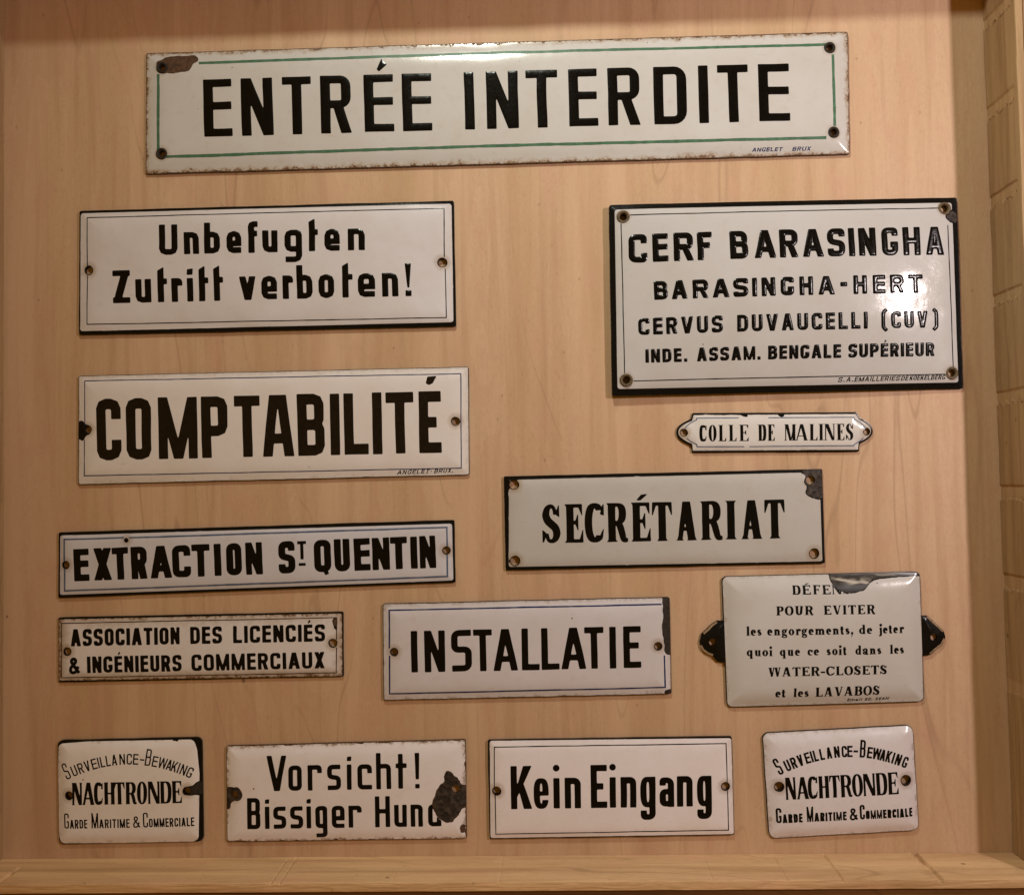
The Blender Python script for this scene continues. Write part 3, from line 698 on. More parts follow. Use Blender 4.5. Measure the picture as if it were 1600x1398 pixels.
# ------------------------------------------------------------------ enamel signs
class Sign:
    def __init__(s, label, outline, mat, zedge=3.0, roll=4.0, bw=14.0, dome=1.5, rim=1.0, holes=(), body=None, edge_chip=(0, 0), chips=(), cell=2.0,
                 face=None, seed=0, warp=.5, halo=1.2, extra=(), cat='sign', tilt=0.0):
        s.seed = seed; s.cell = cell; s.tilt = tilt
        s.outl = extra and [('p', outline)] + list(extra) or [('p', outline)]
        s.outline = outline; s.holes = holes; s.zedge, s.roll, s.bw, s.dome, s.warp = zedge * 1.7, roll, bw, dome, warp
        A = np.concatenate([q[1] for q in s.outl]); s.lo, s.hi = A.min(0), A.max(0); s.c = (outline.min(0) + outline.max(0)) / 2
        s.half = (outline.max(0) - outline.min(0)) / 2
        c = wxy(s.c)
        s.root = thing('enamel_sign', label, cat, (c[0], c[1], 0), 'enamel signs laid out in the wooden tray')
        pad = 4
        s.gx = np.arange(s.lo[0] - pad, s.hi[0] + pad, cell); s.gy = np.arange(s.lo[1] - pad, s.hi[1] + pad, cell)
        X, Y = np.meshgrid(s.gx, s.gy)
        wob = fbm(X * .03, Y * .03, seed, 3) * .5
        D0 = sdshapes(X, Y, s.outl) + wob
        Dh = np.full(X.shape, 1e3)
        for hx, hy, hr in holes: Dh = np.minimum(Dh, np.hypot(X - hx, Y - hy) - hr)
        s.emit('backing_plate', np.maximum(D0, -Dh), body or M_RIM, 0.0, skirt=True)
        # the white face stops short of the edge, of the holes and of the chips
        Fd = (sdshapes(X, Y, [('p', face)]) if face is not None else D0 + rim)
        amp, out = edge_chip
        cn = fbm(X * .075, Y * .075, seed + 20, 4)
        Fd = Fd + amp * np.clip(cn - .18, 0, 1) * 8 - out * np.clip(-cn - .30, 0, 1) * 8
        Fd = np.maximum(Fd, D0 + .4)
        Fd = np.maximum(Fd, -(Dh - halo - .5 * fbm(X * .2, Y * .2, seed + 3, 2)))
        for ch in chips:
            pts, mt, rough = ch
            Dc = sdp(X, Y, fillet([(*p, 6) for p in pts])) + fbm(X * .09, Y * .09, seed + 11, 4) * rough
            Fd = np.maximum(Fd, 1.1 + .8 * fbm(X * .15, Y * .15, seed + 12, 2) - Dc)
            if mt is not None: s.emit('chipped_patch', np.maximum(np.maximum(Dc + .5, D0 + .5), -Dh), mt, .12)
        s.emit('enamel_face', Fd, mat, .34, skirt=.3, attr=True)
    def h(s, px, py, D=None):
        if D is None: D = sdshapes(px, py, s.outl)
        d = np.clip(-D, 0, None)
        u = (px - s.c[0]) / s.half[0]; v = (py - s.c[1]) / s.half[1]
        z = s.zedge + s.roll * (1 - np.exp(-(d / s.bw) ** 1.6)) + s.dome * np.clip(1 - u * u, 0, 1) * np.clip(1 - v * v, 0, 1)
        z = z + s.warp * (fbm(px * .011, py * .011, s.seed + 60, 2) * 1.2 + .30 * fbm(px * .035, py * .035, s.seed + 61, 2)) * np.clip(d / 10, 0, 1)
        z = z + s.tilt * (1 - u)
        for hx, hy, hr in s.holes: z = z - .45 * np.exp(-((np.hypot(px - hx, py - hy) - hr).clip(0) / 5) ** 2) * np.clip(d / 6, 0, 1)
        return z
    def emit(s, name, D, mat, dz, skirt=None, attr=False):
        V, Fc, bd = msq(D)
        if not len(Fc): return None
        px = s.gx[0] + V[:, 0] * s.cell; py = s.gy[0] + V[:, 1] * s.cell
        z = s.h(px, py) + dz
        xy = wxy(np.stack([px, py], 1))
        P = np.column_stack([xy, z * PX])
        Fc = [f[::-1] for f in Fc]
        n0 = len(P); bi = np.array(sorted({i for e in bd for i in e}), int)
        at = None
        if skirt and len(bi):
            m = {int(k): i for i, k in enumerate(bi)}
            lowz = np.zeros(len(bi)) if skirt is True else P[bi, 2] - skirt * PX
            T_ = P[bi].copy(); Bm = np.column_stack([P[bi, :2], lowz])
            P = np.concatenate([P, T_, Bm]); nb = len(bi)
            Fc += [[n0 + m[a], n0 + m[b], n0 + nb + m[b], n0 + nb + m[a]] for a, b in bd]
        if attr:
            ap = np.concatenate([np.arange(n0), bi, bi]) if skirt else np.arange(n0)
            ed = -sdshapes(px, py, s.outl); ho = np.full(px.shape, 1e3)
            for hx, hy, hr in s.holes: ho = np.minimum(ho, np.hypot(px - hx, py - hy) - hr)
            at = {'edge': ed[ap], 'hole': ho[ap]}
        return mesh(name, P, Fc, mat, s.root, attrs=at)
    def place(s, pts, dz):
        pts = np.asarray(pts, float)
        return np.column_stack([wxy(pts), (s.h(pts[:, 0], pts[:, 1]) + dz) * PX])
    def line(s, runs, width, mat, dz=.5, wob=.35, name='border_line', breaks=()):
        V = []; Fc = []
        for k, run in enumerate(runs):
            for (ax, ay), (bx, by) in zip(run, run[1:]):
                L = math.hypot(bx - ax, by - ay); n = max(2, int(L / 2.5)); t = np.linspace(0, 1, n)
                nx, ny = -(by - ay) / L, (bx - ax) / L
                cx = ax + (bx - ax) * t; cy = ay + (by - ay) * t
                o = fbm(cx * .02, cy * .02, s.seed + 70, 2) * wob
                wd = max(width * 1.18, 1.5) / 2 * (1 + .22 * fbm(cx * .08, cy * .08, s.seed + 71, 2))
                ex = width / 2 / L
                cx = ax + (bx - ax) * (t * (1 + 2 * ex) - ex); cy = ay + (by - ay) * (t * (1 + 2 * ex) - ex)
                a = np.stack([cx + nx * (o + wd), cy + ny * (o + wd)], 1); b = np.stack([cx + nx * (o - wd), cy + ny * (o - wd)], 1)
                keep = np.ones(n - 1, bool)
                for (qx, qy, qr) in list(breaks):
                    keep &= np.hypot(cx[:-1] - qx, cy[:-1] - qy) > qr
                i0 = len(V); dd = dz + .02 * (k % 3)
                V += s.place(np.concatenate([a, b]), dd).tolist()
                Fc += [[i0 + i, i0 + i + 1, i0 + n + i + 1, i0 + n + i] for i in range(n - 1) if keep[i]]
        return mesh(name, V, Fc, mat, s.root)
    def text(s, items, p0, p1, Hh, fn, sw, tw, r, o, mat=M_BLACK, relief=0.0, wob=.04, shear=0.0, dz=.5, cuts=(), name='lettering', curve=None, step=None, soft=1):
        """items: (char, x0, x1[, height]) in photo pixels along the baseline p0-p1"""
        p0 = np.array(p0, float); p1 = np.array(p1, float); d = (p1 - p0) / np.hypot(*(p1 - p0)); up = np.array([d[1], -d[0]])
        AV = []; AF = []; n = 0
        for it in items:
            ch, x0, x1 = it[:3]; h_ = it[3] if len(it) > 3 else Hh
            Wd = (x1 - x0) / d[0]
            st_ = step or min(max(min(sw, tw * 1.4) / 7.5, .22), 1.0)
            m = 2.0
            gx_ = np.arange(-m - abs(shear) * h_ - 2, Wd + m + abs(shear) * h_ + 2, st_); gy_ = np.arange(-h_ * .55 if fn is not sans or ch in 'gQ(),&' else -2 - m, h_ * 1.34 + m, st_)
            X, Y = np.meshgrid(gx_, gy_)
            q = rng.random(4) * 99; k = wob * sw
            Xs = X + k * fbm(X / h_ * 2.2 + q[0], Y / h_ * 2.2 + q[1], 1, 2) - shear * Y
            Ys = Y + k * fbm(X / h_ * 2.2 + q[2], Y / h_ * 2.2 + q[3], 2, 2)
            D = sdshapes(Xs, Ys, fn(ch, Wd, h_, sw, tw, r, o))
            for _ in range(soft):
                Dp = np.pad(D, 1, 'edge'); D = .5 * D + .125 * (Dp[:-2, 1:-1] + Dp[2:, 1:-1] + Dp[1:-1, :-2] + Dp[1:-1, 2:])
            if curve is None:
                org = p0 + d * ((x0 - p0[0]) / d[0]); dd, uu = d, up
            else:
                org, dd = curve((x0 + x1) / 2, h_, Wd); uu = np.array([dd[1], -dd[0]])
            if len(cuts):
                PX_ = org[0] + X * dd[0] + Y * uu[0]; PY_ = org[1] + X * dd[1] + Y * uu[1]
                for c in cuts: D = np.maximum(D, -(sdp(PX_, PY_, fillet([(*p, 6) for p in c])) + fbm(PX_ * .09, PY_ * .09, s.seed + 11, 4) * 3 - 1.2))
            V, Fc, bd = msq(D)
            if not len(Fc): continue
            gx2 = gx_[0] + V[:, 0] * st_; gy2 = gy_[0] + V[:, 1] * st_
            P = org + gx2[:, None] * dd + gy2[:, None] * uu
            zz = dz
            if relief:
                ii = np.clip(np.round(V).astype(int), 0, [D.shape[1] - 1, D.shape[0] - 1])
                dep = np.clip(-D[ii[:, 1], ii[:, 0]], 0, None)
                isb = np.zeros(len(V), bool); isb[[i for e in bd for i in e]] = True; dep[isb] = 0
                zz = dz + relief * (1 - np.exp(-(dep / (sw * .16)) ** 1.5))
            Q = np.column_stack([wxy(P), (s.h(P[:, 0], P[:, 1]) + zz) * PX])
            AV.append(Q); AF += [[i + n for i in f] for f in Fc]; n += len(Q)
        return mesh(name, np.concatenate(AV), AF, mat, s.root)
    def eyelet(s, x, y, r, mat=M_BRASS, ri=.52, name='eyelet'):
        n = 28; prof = [(r, .3), (r * .97, 1.2), (r * .86, 2.0), (r * .72, 1.9), (r * .60, 1.1), (r * ri, -.5), (r * ri * .96, -3.5)]
        z0 = float(s.h(np.array([x]), np.array([y]))[0])
        V = []; 
        for k, (rr, z) in enumerate(prof):
            a = np.linspace(0, 2 * math.pi, n, endpoint=False)
            w_ = wxy(np.stack([x + rr * np.cos(a), y + rr * np.sin(a)], 1)); V += [(p[0], p[1], (z0 + z) * PX) for p in w_]
        Fc = [[k * n + i, k * n + (i + 1) % n, (k + 1) * n + (i + 1) % n, (k + 1) * n + i] for k in range(len(prof) - 1) for i in range(n)]
        return mesh(name, V, [f[::-1] for f in Fc], mat, s.root)

def quad(*pts, r=2): return fillet([(*p, r) for p in pts], 5)
class Z:                                                       # a zoomed crop of the photograph
    def __init__(s, x, y, k): s.x, s.y, s.k = x, y, k
    def __call__(s, x, y): return (s.x + x / s.k, s.y + y / s.k)
    def P(s, *a): return [s(*p) for p in a]
    def items(s, lst): return [(c, s.x + a / s.k, s.x + b / s.k, *[h / s.k for h in q]) for c, a, b, *q in lst]
def word(txt, x0, x1, wid, gap, big=None):
    """letters of a word spread between x0 and x1 by relative widths"""
    ws = [wid.get(c, 1.0) for c in txt]; tot = sum(ws) + gap * (len(txt) - 1); k = (x1 - x0) / tot; x = x0; out = []
    for c, q in zip(txt, ws): out.append((c, x, x + q * k)); x += (q + gap) * k
    return out
SW = {'I': .36, 'L': .86, 'E': .86, 'É': .86, 'M': 1.3, 'A': 1.12, 'V': 1.1, 'W': 1.5, '.': .36, 'T': .96, 'F': .85, 'J': .8, '·': .3, '-': .6, 'i': .4, 'l': .4, 'm': 1.5}
RW = {'l': .52, 'i': .52, 'j': .55, 't': .62, 'r': .8, 's': .74, 'e': .84, 'c': .82, 'o': .92, 'a': .94, 'm': 1.62, 'n': 1.08, 'u': 1.08, 'd': 1.04, 'q': 1.02, 'g': .95, ',': .4,
      'I': .62, 'W': 1.75, 'M': 1.6, 'A': 1.28, 'V': 1.22, 'N': 1.25, 'O': 1.2, 'D': 1.22, 'U': 1.2, 'R': 1.24, 'S': .95, 'L': 1.05, 'E': 1.1, 'T': 1.12, 'P': 1.08, 'C': 1.14, 'B': 1.14, '-': .6}
CR = dict(n=4)

# 1 --- entree interdite
z = Z(210, 30, 2.807); z2 = Z(770, 30, 2.807)
chipE = z.P((98, 196), (128, 172), (200, 166), (262, 163), (284, 178), (258, 196), (244, 236), (160, 240), (108, 244))
sg = Sign('longest white enamel sign with green border lines and four eyelets, reading ENTRÉE INTERDITE', quad((228, 83), (1325.5, 49), (1328.5, 241), (227, 272), r=3),
          enamel('enamel_white_worn', W_WHITE, 1.0, .7, 1, rustw=5.5), 2.6, 5.5, 17, 1.0, 1.0, [(*z(124, 217), 5.5), (*z(123, 593), 5.5), (*z2(1475, 130), 5.5), (*z2(1492, 500), 5.5)],
          M_RUST, (.42, 0), [(chipE, M_RUST, 2.6)], 2.0, seed=1, warp=.5)
gl = 3.7
sg.line([z.P((290, 196), (600, 186)) + [z2(0, 152), z2(1452, 116)], [z2(1488, 165), z2(1497, 468)], [z2(1455, 524), z2(0, 560), z(148, 607)], z.P((108, 575), (108, 250))], gl, M_GREEN, wob=.5)
it = z.items([('E', 310, 435), ('N', 476, 615), ('T', 656, 783), ('R', 823, 957), ('É', 1013, 1142), ('E', 1180, 1309), ('I', 1452, 1494)]) + [('N', 761.5, 811.0)] + \
     z2.items([('T', 150, 288), ('E', 336, 462), ('R', 507, 648), ('D', 708, 851), ('I', 900, 950), ('T', 988, 1122), ('E', 1167, 1302)])
for part_ in (it[:6], it[6:]): sg.text(part_, (320.4, 215.6), (1234, 190.6), 89.5, sans, 15.2, 12.2, 9, dict(mid=.535, emid=.98), relief=.4)
for q in (z(124, 217), z(123, 593), z2(1475, 130), z2(1492, 500)): sg.eyelet(*q, 9.0, M_DARK, .5)
mk = dict(n=2)
sg.text(word('ANGELET', *[770 + x / 2.807 for x in (1135, 1268)], SW, .22) + word('BRUX', *[770 + x / 2.807 for x in (1312, 1392)], SW, .22), z2(1135, 583), z2(1392, 577), 5.8, sans, 1.5, 1.25, 1.0, mk, M_BLUE, shear=.3, wob=.3, name='maker_mark')

# 2 --- unbefugten
z = Z(110, 300, 2.5806)
sg = Sign('white enamel sign with black rim and two side holes, reading Unbefugten Zutritt verboten!', quad((124, 329.5), (709, 313.5), (712.5, 510), (123, 523.5), r=2.5),
          enamel('enamel_cream', (.80, .765, .70), .10, .35, 2, .10, .5), 3.0, 4.5, 16, 1.6, holes=[(*z(76, 317), 6.3), (*z(1500, 286), 6.6)], edge_chip=(.06, .12),
          face=quad((126, 333.5), (705.5, 318.5), (708.5, 503.5), (125.2, 517.5), r=4), seed=2, warp=1.3)
sg.line([z.P((70, 300), (70, 105), (1507, 68), (1508, 262)), z.P((1512, 312), (1517, 508), (70, 535), (70, 338))], 1.15, M_BLACK)
ub = dict(xh=.72, n=2, ex=.16, diag=1.15)
sg.text(z.items([('U', 362, 438), ('n', 463, 524), ('b', 545, 608), ('e', 635, 695), ('f', 722, 762), ('u', 779, 840), ('g', 868, 938), ('t', 966, 1003), ('e', 1028, 1090), ('n', 1122, 1190)]), z(362, 257), z(1190, 238), 47.5, sans, 9.8, 9.0, 5, ub, relief=.8)
sg.text(z.items([('Z', 176, 247), ('u', 268, 331), ('t', 357, 395), ('r', 413, 456), ('i', 474, 502), ('t', 523, 562), ('t', 583, 622), ('v', 685, 752), ('e', 775, 838), ('r', 860, 902), ('b', 917, 980), ('o', 1005, 1068), ('t', 1100, 1142), ('e', 1162, 1232), ('n', 1260, 1325), ('!', 1350, 1380)]), z(176, 451), z(1378, 422), 51, sans, 9.8, 9.0, 5, ub, relief=.8)

# 3 --- cerf barasingha
z = Z(930, 300, 2.712)
ey = z.P((117, 113), (1477, 73), (1508, 768), (130, 800))
sg = Sign('large black rimmed enamel sign with four brass eyelets, headed CERF BARASINGHA', quad((951, 322), (1496, 308), (1506, 607), (956, 619), r=3),
          enamel('enamel_cool_white', (.78, .755, .725), .08, .45, 3, .09, .5), 2.2, 4.2, 12, 15.0, tilt=4.0, holes=[(x, y, 5.6) for x, y in ey],
          face=quad((959.8, 330.0), (1486.5, 317.0), (1497.3, 597.5), (964.2, 608.5), r=4), chips=[(z.P((1478, 108), (1500, 78), (1530, 84), (1535, 128), (1508, 132)), M_CELL, 2.0)], edge_chip=(.04, .08), seed=3, warp=.8)
sg.line([z.P((146, 106), (1449, 71)), z.P((1490, 145), (1514, 742)), z.P((1478, 773), (162, 803)), z.P((122, 770), (108, 143))], 1.3, M_BLACK)
co = dict(n=4, mid=.52)
sg.text(z.items([('C', 140, 218), ('E', 240, 306), ('R', 328, 412), ('F', 427, 490), ('B', 563, 640), ('A', 664, 757), ('R', 771, 850), ('A', 867, 957), ('S', 973, 1048), ('I', 1064, 1088), ('N', 1106, 1180), ('G', 1204, 1275), ('H', 1296, 1371), ('A', 1394, 1474)]), z(140, 309), z(1472, 270), 44.2, sans, 9.8, 9.2, 5.5, co, relief=1.0)
sg.text(z.items([('B', 245, 303), ('A', 318, 386), ('R', 406, 473), ('A', 488, 560), ('S', 575, 638), ('I', 655, 674), ('N', 693, 752), ('G', 773, 830), ('H', 852, 910), ('A', 930, 1002), ('-', 1025, 1055), ('H', 1080, 1138), ('E', 1163, 1218), ('R', 1237, 1299), ('T', 1315, 1380)]), z(245, 466), z(1380, 433), 29, sans, 7.7, 6.9, 4, co, relief=1.0)
a = lambda w_, x0, x1, g_=.26: z.items(word(w_, x0, x1, SW, g_))
sg.text(a('CERVUS', 180, 533, .30) + a('DUVAUCELLI', 592, 1142, .3) + z.items([('(', 1200, 1224)]) + a('CUV', 1242, 1402, .3) + z.items([(')', 1425, 1449)]), z(180, 612), z(1450, 577), 26, sans, 6.3, 5.5, 4, co, relief=.9)
sg.text(a('INDE.', 210, 385, .24) + a('ASSAM.', 425, 692, .22) + a('BENGALE', 723, 1032, .2) + a('SUPÉRIEUR', 1062, 1432, .2), z(210, 728), z(1432, 697), 21, sans, 5.6, 4.8, 3, co, relief=.8)
sg.text(a('S.A.', 1022, 1088, .3) + a('EMAILLERIES', 1092, 1284, .22) + a('DE', 1290, 1320) + a('KOEKELBERG', 1326, 1478, .2), z(1022, 807), z(1478, 795), 7.0, sans, 1.5, 1.2, 1.2, mk, shear=.25, wob=.2, name='maker_mark')
for q in ey: sg.eyelet(*q, 10.2)

# 4 --- comptabilite
z = Z(110, 560, 2.5)
sg = Sign('cream enamel sign with thin blue border and heavy black capitals, reading COMPTABILITÉ', quad((122, 587), (732, 573), (733.5, 742), (122, 757), r=3),
          enamel('enamel_ivory', (.79, .745, .65), .14, .35, 4, .15, .8), 2.6, 4.6, 14, .8, .9, [(*z(70, 278), 5.6), (*z(1505, 246), 6.0)], M_DARK, (.12, 0),
          [(z.P((26, 268), (40, 240), (56, 262), (84, 268), (80, 292), (58, 300), (52, 318), (26, 310)), M_RIM, 2.0)], seed=4)
sg.line([z.P((57, 262), (57, 88), (1525, 60), (1527, 428), (55, 458), (55, 320))], 1.2, M_BLUE)
sg.text(z.items([('C', 108, 204), ('O', 224, 322), ('M', 350, 502), ('P', 518, 620), ('T', 646, 747), ('A', 755, 877), ('B', 892, 998), ('I', 1018, 1058), ('L', 1073, 1168), ('I', 1184, 1221), ('T', 1237, 1345), ('É', 1365, 1453)]), z(108, 399), z(1453, 368), 96, sans, 15.0, 16.6, 7.5, dict(n=2, mid=.50, acc=1, emid=.80, apex=1.75, diag=1.02), mat=paint('brown_black_paint', (.009, .006, .004), .22))
a = lambda w_, x0, x1, g_=.26: z.items(word(w_, x0, x1, SW, g_))
sg.text(a('ANGELET·', 1275, 1408, .3) + a('BRUX.', 1420, 1494, .3), z(1275, 453), z(1494, 445), 6.5, sans, 1.35, 1.15, 1.2, mk, shear=.4, wob=.35, name='maker_mark')

# 5 --- colle de malines
z = Z(1040, 630, 4.571)
def colle(k):
    T = [(196, 70 + k), (1368, 62 + k)]
    t = np.linspace(-1, 1, 13)
    right = [(1384 - k * .6, 96 + k * .3)] + [(1392 - k * .8 + (91 - k * .2) * (1 - abs(u) ** 2.2), 196 + u * (92 - k * .8)) for u in t] + [(1388 - k * .6, 300 - k * .4)]
    left = [(186 + k * .5, 308 - k * .4)] + [(180 + k * .7 - (102 - k * .3) * (1 - abs(u) ** 2.2), 207 - u * (93 - k * .8)) for u in t] + [(186 + k * .6, 106 + k * .3)]
    return np.array([z(*p) for p in [(196 + k * .4, 70 + k), (1366 - k * .4, 62 + k)] + right + [(1384 - k * .4, 345 - k), (190 + k * .4, 352 - k)] + left])
sg = Sign('smallest narrow enamel plaque with rounded lug ends and black rim, reading COLLE DE MALINES', colle(0), enamel('enamel_small_plaque', (.80, .765, .72), .15, .4, 5, .12, .6), 2.2, 3.6, 9, .6,
          holes=[(*z(130, 210), 5.2), (*z(1436, 202), 4.8)], face=colle(14), edge_chip=(.10, .35), cell=.9, seed=5, warp=.6,
          chips=[(z.P((525, 72), (575, 80), (590, 96), (560, 92)), None, 1.0), (z.P((800, 74), (850, 76), (840, 92), (815, 96)), None, 1.0)])
t = np.linspace(0, 1, 9)
lf = [z(222, 106)] + [z(222 - 92 * math.sin(u * math.pi) ** .8 if 0 < u < 1 else 222, 118 + 176 * u) for u in t] + [z(224, 310)]
rt = [z(1346, 100)] + [z(1346 + 88 * math.sin(u * math.pi) ** .8 if 0 < u < 1 else 1346, 112 + 182 * u) for u in t] + [z(1344, 303)]
sg.line([[z(222, 106), z(520, 104)], [z(735, 103), z(1346, 100)], [z(224, 310), z(560, 309)], [z(600, 309), z(1344, 303)]] + [lf, rt], .8, M_GREY, wob=.2, breaks=[(*z(130, 210), 7), (*z(1436, 202), 7)])
did = dict(e=.42, sh=.022, br=.02, beak=.24, thin=.34)
sg.text(z.items([('C', 240, 292), ('O', 306, 363), ('L', 374, 431), ('L', 447, 505), ('E', 523, 592), ('D', 655, 718), ('E', 724, 778), ('M', 843, 934), ('A', 922, 1018), ('L', 1022, 1083), ('I', 1095, 1122), ('N', 1128, 1212), ('E', 1217, 1275), ('S', 1284, 1340)]), z(240, 273), z(1340, 262), 25.4, roman, 4.7, 1.2, 2, did, wob=.03, step=.3)

# 6 --- secretariat
z = Z(770, 720, 2.963)
hs = [(*z(98, 110), 7.0), (*z(1470, 88), 7.0), (*z(1487, 428), 7.2), (*z(103, 462), 7.2)]
chS = z.P((1425, 50), (1450, 70), (1438, 98), (1460, 120), (1440, 148), (1475, 165), (1500, 182), (1532, 175), (1532, 34), (1440, 36))
sg = Sign('grey white sign with black rim and flared serif capitals, reading SECRÉTARIAT', quad((787, 744), (1285, 732.5), (1289.5, 880), (790, 891), r=2),
          enamel('enamel_grey_white', (.70, .675, .63), .16, .6, 6, .2, 1.0), 2.8, 3.4, 10, .6, holes=hs, face=quad(z(75, 88), z(1512, 52), z(1526, 464), z(74, 490), r=3), edge_chip=(.05, .30),
          chips=[(chS, M_CELL, 4.0)], seed=6, warp=.4)
lat = dict(e=.34, sh=.012, br=.085, beak=.34, thin=.62)
sg.text(z.items([('S', 228, 317), ('E', 330, 420), ('C', 427, 516), ('R', 524, 628), ('É', 637, 731), ('T', 738, 832), ('A', 845, 950), ('R', 957, 1064), ('I', 1075, 1130), ('A', 1145, 1252), ('T', 1257, 1352)]), z(228, 381), z(1352, 357), 60.5, roman, 11.6, 5.6, 4, lat, wob=.04)

# 7 --- extraction
z = Z(80, 800, 2.4615)
sg = Sign('long thin black rimmed enamel sign with grey blue border, reading EXTRACTION ST QUENTIN', quad((91, 831.5), (710, 812), (711.5, 910), (90.5, 934), r=2), enamel('enamel_blue_white', (.73, .72, .70), .10, .45, 7, .18, .6), 2.6, 3.6, 10, .6,
          holes=[(*z(57, 203), 5.4), (*z(1520, 147), 5.4), (*z(290, 108), 2.6)], face=quad(z(34, 90), z(1541, 44), z(1547, 262), z(33, 318), r=3), edge_chip=(.05, .16), seed=7, warp=.5)
sg.line([z.P((52, 186), (52, 105), (278, 98)), z.P((303, 98), (1522, 58), (1523, 128)), z.P((1523, 166), (1525, 247), (53, 302), (53, 221))], 2.2, M_GREY)
ex = dict(n=4, mid=.53)
sg.text(z.items([('E', 92, 151), ('X', 168, 238), ('T', 239, 302), ('R', 312, 374), ('A', 385, 468), ('C', 470, 541), ('T', 545, 615), ('I', 632, 657), ('O', 678, 737), ('N', 752, 817), ('S', 878, 942), ('Q', 1015, 1080), ('U', 1092, 1152), ('E', 1168, 1230), ('N', 1238, 1305), ('T', 1308, 1372), ('I', 1388, 1409), ('N', 1420, 1482)]), z(92, 265), z(1482, 213), 50.2, sans, 10.8, 10.2, 5, ex, relief=.8)
sg.text(z.items([('T', 950, 984)]), z(950, 181), z(984, 179.7), 28.5, sans, 5.0, 4.8, 3, ex)
sg.text(z.items([('.', 954, 981)]), z(954, 206), z(981, 205), 10, sans, 4.0, 4.0, 0, ex)

# 8 --- association
z = Z(80, 945, 3.333)
sg = Sign('rust stained narrow enamel sign of two lines, beginning ASSOCIATION DES LICENCIÉS', quad((90, 964.5), (536, 955.5), (536.5, 1057), (90.5, 1066), r=2), enamel('enamel_rust_stained', (.77, .735, .665), 1.0, .7, 8, .2, .8, 8.0), 2.2, 3.2, 9, .5,
          holes=[(*z(84, 242), 5.6), (*z(1467, 198), 6.0)], face=quad(z(36, 75), z(1513, 44), z(1515, 370), z(36, 394), r=2), edge_chip=(.10, .05), seed=8, warp=.5,
          chips=[(z.P((1462, 74), (1488, 68), (1486, 132), (1474, 108)), M_RUST, 2.0)])
sg.line([z.P((53, 95), (1487, 65), (1486, 178)), z.P((1486, 222), (1485, 352), (53, 378), (53, 95))], 1.0, paint('brown_line_paint', (.05, .03, .02), .3))
a = lambda w_, x0, x1, g_=.20: z.items(word(w_, x0, x1, SW, g_))
ao = dict(n=3, mid=.53)
sg.text(a('ASSOCIATION', 104, 672) + a('DES', 727, 892) + a('LICENCIÉS', 950, 1428), z(104, 214), z(1428, 188), 26.8, sans, 5.8, 5.2, 3.2, ao)
sg.text(z.items([('&', 98, 150, 78)]) + a('INGÉNIEURS', 190, 682) + a('COMMERCIAUX', 733, 1426), z(98, 355), z(1426, 328), 25.8, sans, 5.7, 4.9, 3.2, ao)

# 9 --- installatie
z = Z(580, 920, 3.265)
sg = Sign('white enamel sign with dark blue border and chipped right edge, reading INSTALLATIE', quad((598, 943), (1046.5, 932.5), (1049.5, 1084), (599, 1094), r=3), enamel('enamel_plain_white', (.76, .725, .68), .30, .5, 9, .16, .9, 4.0), 2.8, 4.8, 13, .8, .9,
          holes=[(*z(118, 320), 5.6), (*z(1463, 290), 5.8)], body=M_DARK, edge_chip=(.14, 0),
          chips=[(z.P((1486, 30), (1530, 30), (1532, 330), (1500, 330), (1496, 250), (1488, 200), (1490, 110)), M_DARK, 2.2), (z.P((1500, 515), (1540, 512), (1540, 545), (1505, 545)), M_DARK, 1.5)], seed=9)
sg.line([z.P((93, 298), (93, 108), (1478, 77)), z.P((1495, 340), (1500, 500), (95, 532), (95, 342))], 1.9, M_BLUE)
sg.text(z.items([('I', 207, 240), ('N', 275, 380), ('S', 412, 516), ('T', 525, 620), ('A', 625, 750), ('L', 770, 860), ('L', 870, 961), ('A', 970, 1098), ('T', 1090, 1188), ('I', 1217, 1250), ('E', 1287, 1377)]), z(207, 423), z(1377, 398), 64.8, sans, 10.2, 9.6, 7, dict(n=4, mid=.535, flatS=1, emid=.88))

# 10 --- defense
z = Z(1080, 880, 3.902)
earL = fillet([(*z(*p), 3) for p in ((215, 350), (158, 350), (125, 372), (100, 398), (66, 428), (52, 480), (66, 522), (98, 548), (130, 562), (160, 602), (215, 606))])
earR = fillet([(*z(*p), 3) for p in ((1395, 320), (1440, 316), (1470, 345), (1500, 372), (1540, 408), (1552, 450), (1532, 500), (1492, 530), (1462, 558), (1395, 566))])
chD = z.P((838, 40), (842, 72), (852, 112), (885, 155), (935, 176), (990, 174), (1040, 160), (1078, 118), (1110, 98), (1135, 90), (1200, 84), (1300, 76), (1400, 72), (1400, 36))
m_smear, nt, b = newmat('smeared_dark_enamel'); B = NB(nt); v = B.coord((U, U, U), (0, 0, 0), (0, 0, .5))
vs = B.coord((U * .35, U * 1.2, U), (0, 0, 0), (0, 0, -.45))
B.l(B.ramp(B.noise(vs, .085, 3, .5, .5), [(.40, (.012, .012, .012)), (.54, (.05, .046, .043)), (.64, (.28, .26, .24)), (.72, (.5, .47, .43))]), b.inputs['Base Color']); b.inputs['Roughness'].default_value = .25
body = quad((1128, 900), (1438, 892.5), (1444.5, 1096), (1136, 1105), r=8)
sg = Sign('domed white enamel notice with black pierced ears and small serif text about WATER-CLOSETS', body, enamel('enamel_domed_notice', (.78, .755, .72), .22, .4, 10, .15, .4, 3.0), 2.6, 6.5, 15, 7.0,
          holes=[(*z(130, 478), 5.8), (*z(1478, 448), 5.8)], face=fillet([(1129, 901, 8), (1437, 893.5, 8), (1443.5, 1095, 8), (1137, 1104, 8)]), chips=[(chD, m_smear, 1.0)], seed=10, warp=.7, extra=[('p', earL), ('p', earR)], edge_chip=(.03, 0), cell=1.7)
M_BARE = steel('bare_worn_metal', (.20, .13, .075), (.36, .26, .17), .6)
